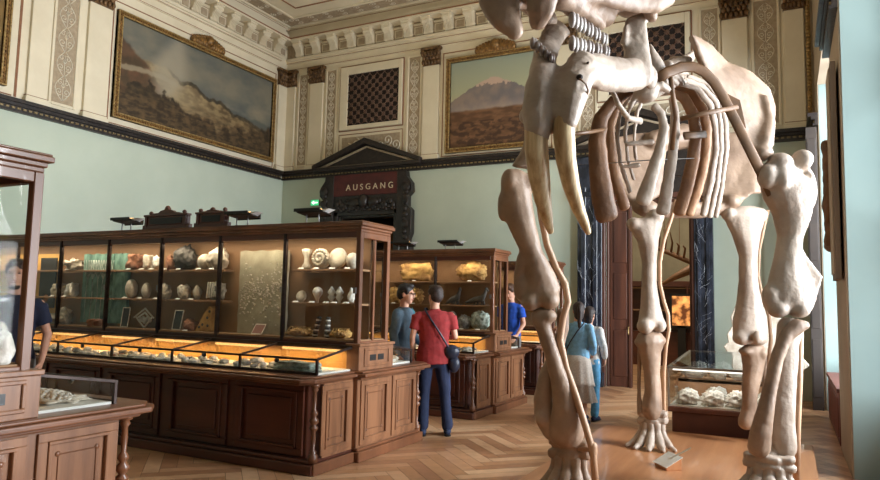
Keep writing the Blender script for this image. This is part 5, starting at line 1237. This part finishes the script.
# ================================================================ people
skin = M('skin', srgb(214, 164, 138), srgb(200, 148, 122), 8, .5)
eyem = M('dark_eye', srgb(40, 30, 28), rough=.3)
lipm = M('lip', srgb(176, 104, 94), rough=.5)
def cloth(name, c, c2=None, sc=20): return M(name, srgb(*c), srgb(*(c2 or tuple(v*.86 for v in c))), sc, .85, .15)
def hand_g(g, wrist, elbow, curl=.5, side=1, s=1.0, palm=None):
    """palm, four unequal fingers bent at the knuckles, thumb from the side of the palm"""
    wr = Vector(wrist); d = (wr-Vector(elbow)).normalized(); pn = Vector(palm) if palm else Vector((-side, 0, 0)); pn = (pn-d*pn.dot(d)); pn = pn.normalized() if pn.length > .01 else d.orthogonal(); a = d.cross(pn)
    if a.y > 0: a = -a                                   # thumb side towards the front
    P = lambda l, w, n: wr+d*l*s+a*w*s+pn*n*s
    g.sweep([P(-.01, 0, 0), P(.03, 0, 0), P(.085, .0, .004)], [(.02*s, .026*s), (.017*s, .036*s), (.014*s, .04*s)], 10, up=pn)
    for i, (w, L) in enumerate(((.03, .072), (.01, .082), (-.01, .076), (-.029, .058))):
        b = P(.085, w, .002); c1 = P(.085+L*.42, w*1.08, .006+.02*curl); c2 = P(.085+L*(.42+.32*(1-curl*.5)), w*1.1, .012+.05*curl); c3 = P(.085+L*(.42+.5*(1-curl)), w*1.1, .014+.075*curl)
        g.sweep([b, c1, c2, c3], [.0095*s, .0088*s, .008*s, .007*s], 8)
    g.sweep([P(.025, .026, .004), P(.052, .052, .014), P(.08, .058, .026), P(.10, .054, .034)], [.014*s, .011*s, .0095*s, .008*s], 8)
def person(label, x, y, h, yaw, spec, cat='person'):
    """spec: arms {L,R: (elbow, wrist, curl)}, legs, colours; local frame faces -Y, z up, metres for a 1.75 m figure"""
    t = thing('person', (0, 0, 0), label, cat); s = h/1.75; W_ = spec.get('w', 1.0)
    hx = spec.get('head_turn', 0); nod = spec.get('nod', 0); lean = spec.get('lean', 0)
    def ln(p): return Vector((p[0], p[1]-lean*max(0, p[2]-.95), p[2]))
    legs = spec.get('legs') or {sd: ((sd*.09, 0, .90), (sd*.10, -.02, .50), (sd*.10, .02, .085)) for sd in (-1, 1)}
    arms = spec['arms']; sh = {sd: ln((sd*.172*W_, .005, 1.385)) for sd in (-1, 1)}
    arms = {sd: (sh[sd], Vector(arms[sd][0]), Vector(arms[sd][1]), arms[sd][2], arms[sd][3] if len(arms[sd]) > 3 else None) for sd in (-1, 1)}
    hr = Matrix.Rotation(hx, 3, 'Z') @ Matrix.Rotation(nod, 3, 'X'); hc = ln((0, -.02, 1.625))
    H = lambda p: hc+hr @ Vector(p)
    def torso(g, k, z0=.90, z1=1.47):
        rows = [(.90, .165, .115), (.98, .160, .112), (1.08, .138, .098), (1.2, .150, .108), (1.32, .172, .115), (1.40, .165, .098), (1.45, .105, .075), (1.48, .062, .06)]
        rows = [r for r in rows if z0-.001 <= r[0] <= z1+.001]
        g.sweep([ln((0, 0, r[0])) for r in rows], [(r[2]+k, r[1]*W_+k) for r in rows], 18, up=(0, 1, 0), round_=False)
    def arm(g, sd, k, end=1.0, cuff=0):
        a, b, c = arms[sd][:3]
        g.ball(a+Vector((-sd*.02, 0, -.015)), .052+k*1.3, None, 12, 8)
        if end <= 1: g.sweep([a, a.lerp(b, .5*end), a.lerp(b, end)], [.055+k, .048+k, .043+k+cuff], 12, round_=False)
        else: g.sweep([a, a.lerp(b, .5), b], [.055+k, .047+k, .041+k], 12); g.sweep([b, b.lerp(c, .4), b.lerp(c, end-1)], [.041+k, .038+k, .028+k+cuff], 12)
    def leg(g, sd, k, end=2.0, flare=0):
        a, b, c = [Vector(p) for p in legs[sd]]
        g.sweep([a+Vector((-sd*.01, 0, .03)), a.lerp(b, .35), b], [.088+k, .078+k, .056+k], 14)
        if end > 1: g.sweep([b, b.lerp(c, .3), b.lerp(c, end-1)], [.056+k, .054+k, .040+k+flare], 14)
    # body: one continuous skin
    g = G(); torso(g, -.012)
    for sd in (-1, 1):
        arm(g, sd, -.006, 2.0); leg(g, sd, -.008, 2.0); hand_g(g, arms[sd][2], arms[sd][1], arms[sd][3], sd, 1.0, arms[sd][4])
        c = Vector(legs[sd][2]); g.sweep([c, c+Vector((0, -.03, -.045)), c+Vector((0, -.13, -.06))], [.035, .036, .026], 10)
    g.sweep([ln((0, .01, 1.44)), ln((0, 0, 1.52)), H((0, .015, -.06))], [.058, .054, .055], 12)
    g.ball(H((0, .012, .03)), (.074, .093, .095), hr); g.ball(H((0, -.02, -.03)), (.062, .072, .085), hr); g.ball(H((0, -.055, -.085)), (.035, .032, .028), hr)
    g.sweep([H((0, -.088, .02)), H((0, -.108, -.018)), H((0, -.098, -.03))], [.010, .015, .012], 8)
    for sd in (-1, 1): g.ball(H((sd*.075, .012, -.008)), (.012, .02, .032), hr, 8, 6); g.ball(H((sd*.032, -.082, .026)), (.022, .012, .010), hr, 8, 6)
    mt = Matrix.Rotation(yaw, 4, 'Z') @ Matrix.Scale(s, 4)
    def fin(g): g.xf(Matrix.Translation((x, y, 0)) @ mt); return g
    ORG[t.name] = Vector((0, 0, 0))
    organic(fin(g), 'body', [skin], t, .0085*s, 2)
    g = G()
    for sd in (-1, 1): g.ball(H((sd*.032, -.0895, .012)), (.012, .006, .006), hr, 8, 5)
    build(fin(g), 'eyes', [eyem], t)
    g = G(); g.ball(H((0, -.092, -.058)), (.024, .008, .007), hr, 10, 6); build(fin(g), 'mouth', [lipm], t)
    g = G()                                                    # hair: cap over the skull, clear of the face
    k = spec.get('hair_len', .0)
    g.ball(H((0, .022, .045)), (.086, .098, .094), hr); g.ball(H((0, .05, .0)), (.080, .075, .085), hr)
    if k: g.ball(H((0, .05, -.05)), (.075, .055, .07+k), hr)
    for sd in (-1, 1): g.ball(H((sd*.062, .0, .05)), (.024, .05, .05), hr)
    g.ball(H((0, -.045, .105)), (.06, .045, .03), hr)
    if spec.get('tail'): g.sweep([H((0, .12, .06)), H((0, .155, .02)), H((0, .15, -.10)), H((0, .13, -.22)), H((.0, .12, -.28))], [.026, .034, .034, .026, .010], 10)
    if spec.get('beard'): g.ball(H((0, -.052, -.098)), (.044, .040, .026), hr)
    organic(fin(g), 'hair', [spec['hair']], t, .011*s, 2, .004, 30)
    # clothes
    kk = .006
    g = G(); z0 = spec.get('shirt_z', .88)
    torso(g, kk+.008, .90, 1.45)
    if z0 < .9: g.sweep([(0, 0, .95), (0, 0, z0)], [(.118+kk, .166*W_+kk), (.125+kk+spec.get('shirt_flare', 0), .172*W_+kk)], 18, up=(0, 1, 0), round_=False)
    for sd in (-1, 1): arm(g, sd, kk+.009, spec.get('sleeve', .62), .008)
    g.sweep([ln((0, .006, 1.42)), ln((0, 0, 1.47))], [.074, .066], 14, round_=False)
    organic(fin(g), spec.get('top_name', 'shirt'), [spec['top']], t, .011*s, 3, .006, 9)
    g = G()
    for sd in (-1, 1): leg(g, sd, .012, 1.93, spec.get('flare', .014))
    g.sweep([(0, 0, .86), (0, 0, .99)], [(.124, .170*W_), (.112, .155*W_)], 18, up=(0, 1, 0), round_=False); g.ball((0, .03, .88), (.14*W_, .11, .10))
    if not spec.get('no_trousers'): organic(fin(g), 'trousers', [spec['bottom']], t, .011*s, 3, .006, 8)
    if spec.get('skirt'):
        g = G(); n = 40; rows = []
        for zz, r, am in ((.99, .150, 0), (.90, .185, .004), (.62, .22, .014), (.56, .235, .018), (.555, .215, .012), (.33, .265, .022)):
            rows.append([(r*(1.0)*cos(2*pi*q/n)*(1+am*4*sin(q*pi*.5)), r*.86*sin(2*pi*q/n)*(1+am*4*sin(q*pi*.5)), zz) for q in range(n)])
        vs = [p for r in rows for p in r]; g.add(vs, [(i*n+q, i*n+(q+1) % n, (i+1)*n+(q+1) % n, (i+1)*n+q) for i in range(len(rows)-1) for q in range(n)], 0, True)
        o = build(fin(g), 'skirt', [spec['skirt']], t); sd_ = o.modifiers.new('thick', 'SOLIDIFY'); sd_.thickness = .006
    for sd in (-1, 1):
        g = G(); c = Vector(legs[sd][2]); g.sweep([c+Vector((0, .05, -.035)), c+Vector((0, -.02, -.035)), c+Vector((0, -.10, -.05)), c+Vector((0, -.165, -.058))], [.038, .046, .044, .030], 12)
        for v_ in g.v: v_.z = max(v_.z, c.z-.083)
        sh_ = organic(fin(g), 'shoe', [spec['shoe']], t, .009*s, 2)
        g = G(); g.sweep([c+Vector((0, .07, -.073)), c+Vector((0, -.18, -.073))], [(.010, .04), (.010, .036)], 12, up=(0, 0, 1)); build(fin(g), 'sole', [spec.get('sole', blackm)], sh_)
    if spec.get('glasses'):
        g = G()
        for sd in (-1, 1):
            g.sweep([H((sd*(.032+.02*cos(a*pi/5)), -.104, .014+.016*sin(a*pi/5))) for a in range(11)], .0025, 5, round_=False); g.sweep([H((sd*.052, -.102, .018)), H((sd*.078, -.02, .016)), H((sd*.08, .02, .012))], .0025, 5)
        g.sweep([H((-.012, -.105, .018)), H((.012, -.105, .018))], .0025, 5); build(fin(g), 'glasses', [blackm], t)
    for nm, pts, rad, m in spec.get('straps', ()):
        g = G(); g.sweep([ln(p) for p in pts], [(.004, rad)]*len(pts), 6, up=(0, 1, 0), round_=False); build(fin(g), nm, [m], t)
    for nm, c, r, m in spec.get('bags', ()):
        g = G(); g.ball(c, r, None, 16, 10)
        for v_ in g.v: v_.z = c[2]+(v_.z-c[2])*(1 if v_.z < c[2] else .8)
        g.sweep([(c[0], c[1]+r[1]*.75, c[2]+r[2]*.3), (c[0]-r[0]*.6, c[1]+r[1]*.7, c[2]+r[2]*.3), (c[0]+r[0]*.6, c[1]+r[1]*.7, c[2]+r[2]*.3)], .012, 6)
        organic(fin(g), nm, [m], t, .01, 2)
    # move the root to the feet
    for o in list(t.children):
        o.data.transform(Matrix.Translation((-x, -y, 0)))
        for q in o.children: q.data.transform(Matrix.Translation((-x, -y, 0)))
    t.location = (x, y, 0)
    return t
hair_d = M('dark_brown_hair', srgb(58, 42, 36), srgb(38, 28, 25), 40, .6, .4); hair_b = M('brown_hair', srgb(92, 64, 46), srgb(68, 46, 34), 40, .6, .4); hair_k = M('black_hair', srgb(28, 25, 27), srgb(40, 36, 36), 40, .55, .4)
navy = cloth('dark_blue_denim', (34, 46, 78)); redt = cloth('brick_red_jersey', (158, 46, 48)); greyblue = cloth('grey_blue_jacket', (84, 106, 122)); polo = cloth('bright_blue_polo', (34, 88, 200)); ldenim = cloth('light_blue_denim', (130, 182, 216)); ltrous = cloth('sky_blue_trousers', (96, 168, 214)); skirtm = cloth('pale_grey_skirt', (196, 184, 172), None, 60); whitec = cloth('white_blouse', (224, 222, 218)); navyt = cloth('navy_tee', (32, 40, 66)); khaki = cloth('grey_trousers', (120, 118, 116)); shoeb = cloth('dark_blue_shoe', (40, 54, 86)); shoel = cloth('pale_blue_shoe', (176, 206, 220)); leather = M('black_blue_leather', srgb(38, 44, 62), srgb(28, 32, 46), 14, .35); teal = cloth('turquoise_lanyard', (60, 170, 176))
hang = lambda sd: ((sd*.23, .03, 1.14), (sd*.24, -.03, .90), .35)
# woman in red, seen from behind, right hand held in front of her
person('person in a brick red tee and dark jeans with a black shoulder bag, back turned', -3.75, 7.27, 1.75, radians(208),
       dict(arms={1: ((.255, .02, 1.14), (.25, -.06, .90), .4), -1: ((-.25, .01, 1.15), (-.16, -.22, 1.12), .5)}, hair=hair_d, hair_len=.0, top=redt, bottom=navy, shoe=shoeb, sleeve=.66, shirt_z=.83, shirt_flare=.03, w=1.16,
            legs={1: ((.095, 0, .90), (.105, .0, .50), (.11, .03, .085)), -1: ((-.095, 0, .90), (-.14, -.02, .50), (-.18, .0, .085))}, head_turn=.55,
            straps=[('bag_strap', [(.12, .075, 1.47), (.05, .135, 1.36), (-.06, .145, 1.20), (-.155, .11, 1.05), (-.20, .06, .98)], .013, leather), ('bag_strap', [(.12, .075, 1.47), (.10, -.02, 1.48), (.02, -.13, 1.34), (-.10, -.14, 1.15), (-.20, -.04, 1.0)], .013, leather)],
            bags=[('shoulder_bag', (-.205, .06, .98), (.10, .075, .10), leather), ('bag_flap', (-.24, .06, .84), (.07, .06, .11), leather)]))
# man with dark hair and glasses, in profile
person('person in a grey blue jacket with dark hair and glasses, standing behind the long case', -4.25, 7.42, 1.77, radians(95),
       dict(arms={1: ((.23, .02, 1.14), (.17, -.18, 1.02), .4), -1: hang(-1)}, hair=hair_k, top=greyblue, top_name='jacket', bottom=navy, shoe=shoel, sole=paper, sleeve=1.92, shirt_z=.80, glasses=True, head_turn=.12, nod=.1,
            straps=[('lanyard', [(.06, -.075, 1.46), (.05, -.135, 1.36), (.02, -.135, 1.18), (.0, -.13, 1.05)], .009, teal)]))
# man in the blue polo, behind the second case
person('person in a bright blue polo shirt looking down behind the second case', -4.17, 10.88, 1.88, radians(-12),
       dict(arms={1: ((.24, .0, 1.14), (.21, -.16, .96), .4), -1: ((-.23, .0, 1.14), (-.13, -.20, .98), .4)}, hair=hair_b, top=polo, top_name='polo_shirt', bottom=khaki, shoe=shoeb, sleeve=.62, nod=.38, shirt_z=.86))
# woman in the denim jacket and skirt, and the companion at her side
person('person in light blue denim jacket and pale tiered skirt, beside the marble doorway', -2.49, 8.98, 1.59, radians(172),
       dict(arms={1: ((.24, .0, 1.15), (.16, -.2, 1.05), .4), -1: ((-.23, .0, 1.15), (-.16, -.18, 1.02), .4)}, hair=hair_d, hair_len=.02, tail=True, top=ldenim, top_name='denim_jacket', bottom=skirtm, skirt=skirtm, no_trousers=True, shoe=shoeb, sleeve=1.9, shirt_z=.90, head_turn=.5,
            straps=[('bag_strap', [(-.13, .07, 1.46), (-.05, .135, 1.34), (.06, .14, 1.18), (.165, .10, 1.0)], .010, leather)]))
person('person in a white blouse and sky blue trousers beside the woman in the denim jacket', -2.44, 9.36, 1.53, radians(170),
       dict(arms={1: ((.23, .0, 1.14), (.2, -.15, 1.0), .4), -1: ((-.25, .02, 1.15), (-.22, -.10, .95), .4)}, hair=hair_d, hair_len=.04, top=whitec, top_name='blouse', bottom=ltrous, shoe=navy, sleeve=1.8, shirt_z=.86))
# man between the nearest two cases, seen partly through the glass
person('person in a navy tee with dark beard, standing behind the nearest glass vitrine', -5.93, 3.62, 1.84, radians(50),
       dict(arms={1: ((.25, .0, 1.14), (.23, -.10, .92), .4), -1: hang(-1)}, hair=hair_d, beard=True, top=navyt, top_name='tee_shirt', bottom=khaki, shoe=shoeb, sleeve=.66, shirt_z=.88))
# ================================================================ light
w = bpy.data.worlds.new('world'); SC.world = w; w.use_nodes = True
bg = w.node_tree.nodes['Background']; bg.inputs[0].default_value = (.80, .90, 1, 1); bg.inputs[1].default_value = .4
def area(name, loc, rot, sx, sy, e, col, spread=None):
    l = bpy.data.lights.new(name, 'AREA'); l.shape = 'RECTANGLE'; l.size = sx; l.size_y = sy; l.energy = e; l.color = col
    if spread: l.spread = spread
    o = bpy.data.objects.new(name, l); COL.objects.link(o); o.location = loc; o.rotation_euler = rot; return o
for ya, yb, xx, e in ((-1.5, .8, 2.7, 25), (5.7, 7.4, 3.9, 1500), (9.4, 12.2, 3.4, 1200)):     # daylight standing outside the three windows
    area('daylight', (XR+xx, (ya+yb)/2, 3.3), (0, radians(90), 0), 5.4, yb-ya, e, (.93, .97, 1.0))
SC.view_settings.view_transform = 'Standard'; SC.view_settings.look = 'None'; SC.view_settings.gamma = 1; SC.view_settings.use_curve_mapping = False
SC.view_settings.exposure = 0.25
SC.cycles.use_denoising = True; SC.cycles.max_bounces = 10; SC.cycles.diffuse_bounces = 5; SC.cycles.transparent_max_bounces = 24; SC.cycles.caustics_reflective = False; SC.cycles.caustics_refractive = False
SC.cycles.sample_clamp_indirect = 8
for yc_, n, e in ((5.99, 7, 60), (9.47, 4, 20), (12.35, 3, 14)):          # warm desk lamps, an added vitrine fill without known fitting, and the uplights
    for s in (-1, 1): area('desk_lamp', (XE-.06-n*MOD/2, yc_+s*.40, 1.045), (0, 0, 0), n*MOD-.2, .03, e*.24, (1, .62, .26))
    area('added_vitrine_fill', (XE-.06-n*MOD/2, yc_-.25, 2.165), (radians(14), 0, 0), n*MOD-.2, .03, e*.36, (1, .84, .62))
for ob in list(bpy.data.objects):
    if ob.name.startswith('uplight'):
        l = bpy.data.lights.new('uplight_glow', 'AREA'); l.shape = 'RECTANGLE'; l.size = .3; l.size_y = .15; l.energy = 38; l.color = (1, .87, .68)
        o = bpy.data.objects.new('uplight_glow', l); COL.objects.link(o); o.location = ob.location+Vector((0, 0, .215)); o.rotation_euler = (radians(180), 0, 0)

l = bpy.data.lights.new('added_far_room_fill', 'AREA'); l.size = 2; l.energy = 170; l.color = (1, .86, .66); o = bpy.data.objects.new('added_far_room_fill', l); COL.objects.link(o); o.location = (-2.8, 16.5, 5.6)  # added fill to lift the room beyond, no known lamp there

area('added_table_case_fill', (-.64, 8.26, .84), (radians(35), 0, 0), 1.0, .02, 2.2, (1, .95, .88))  # added light on the bone fragments, goes with the added strip
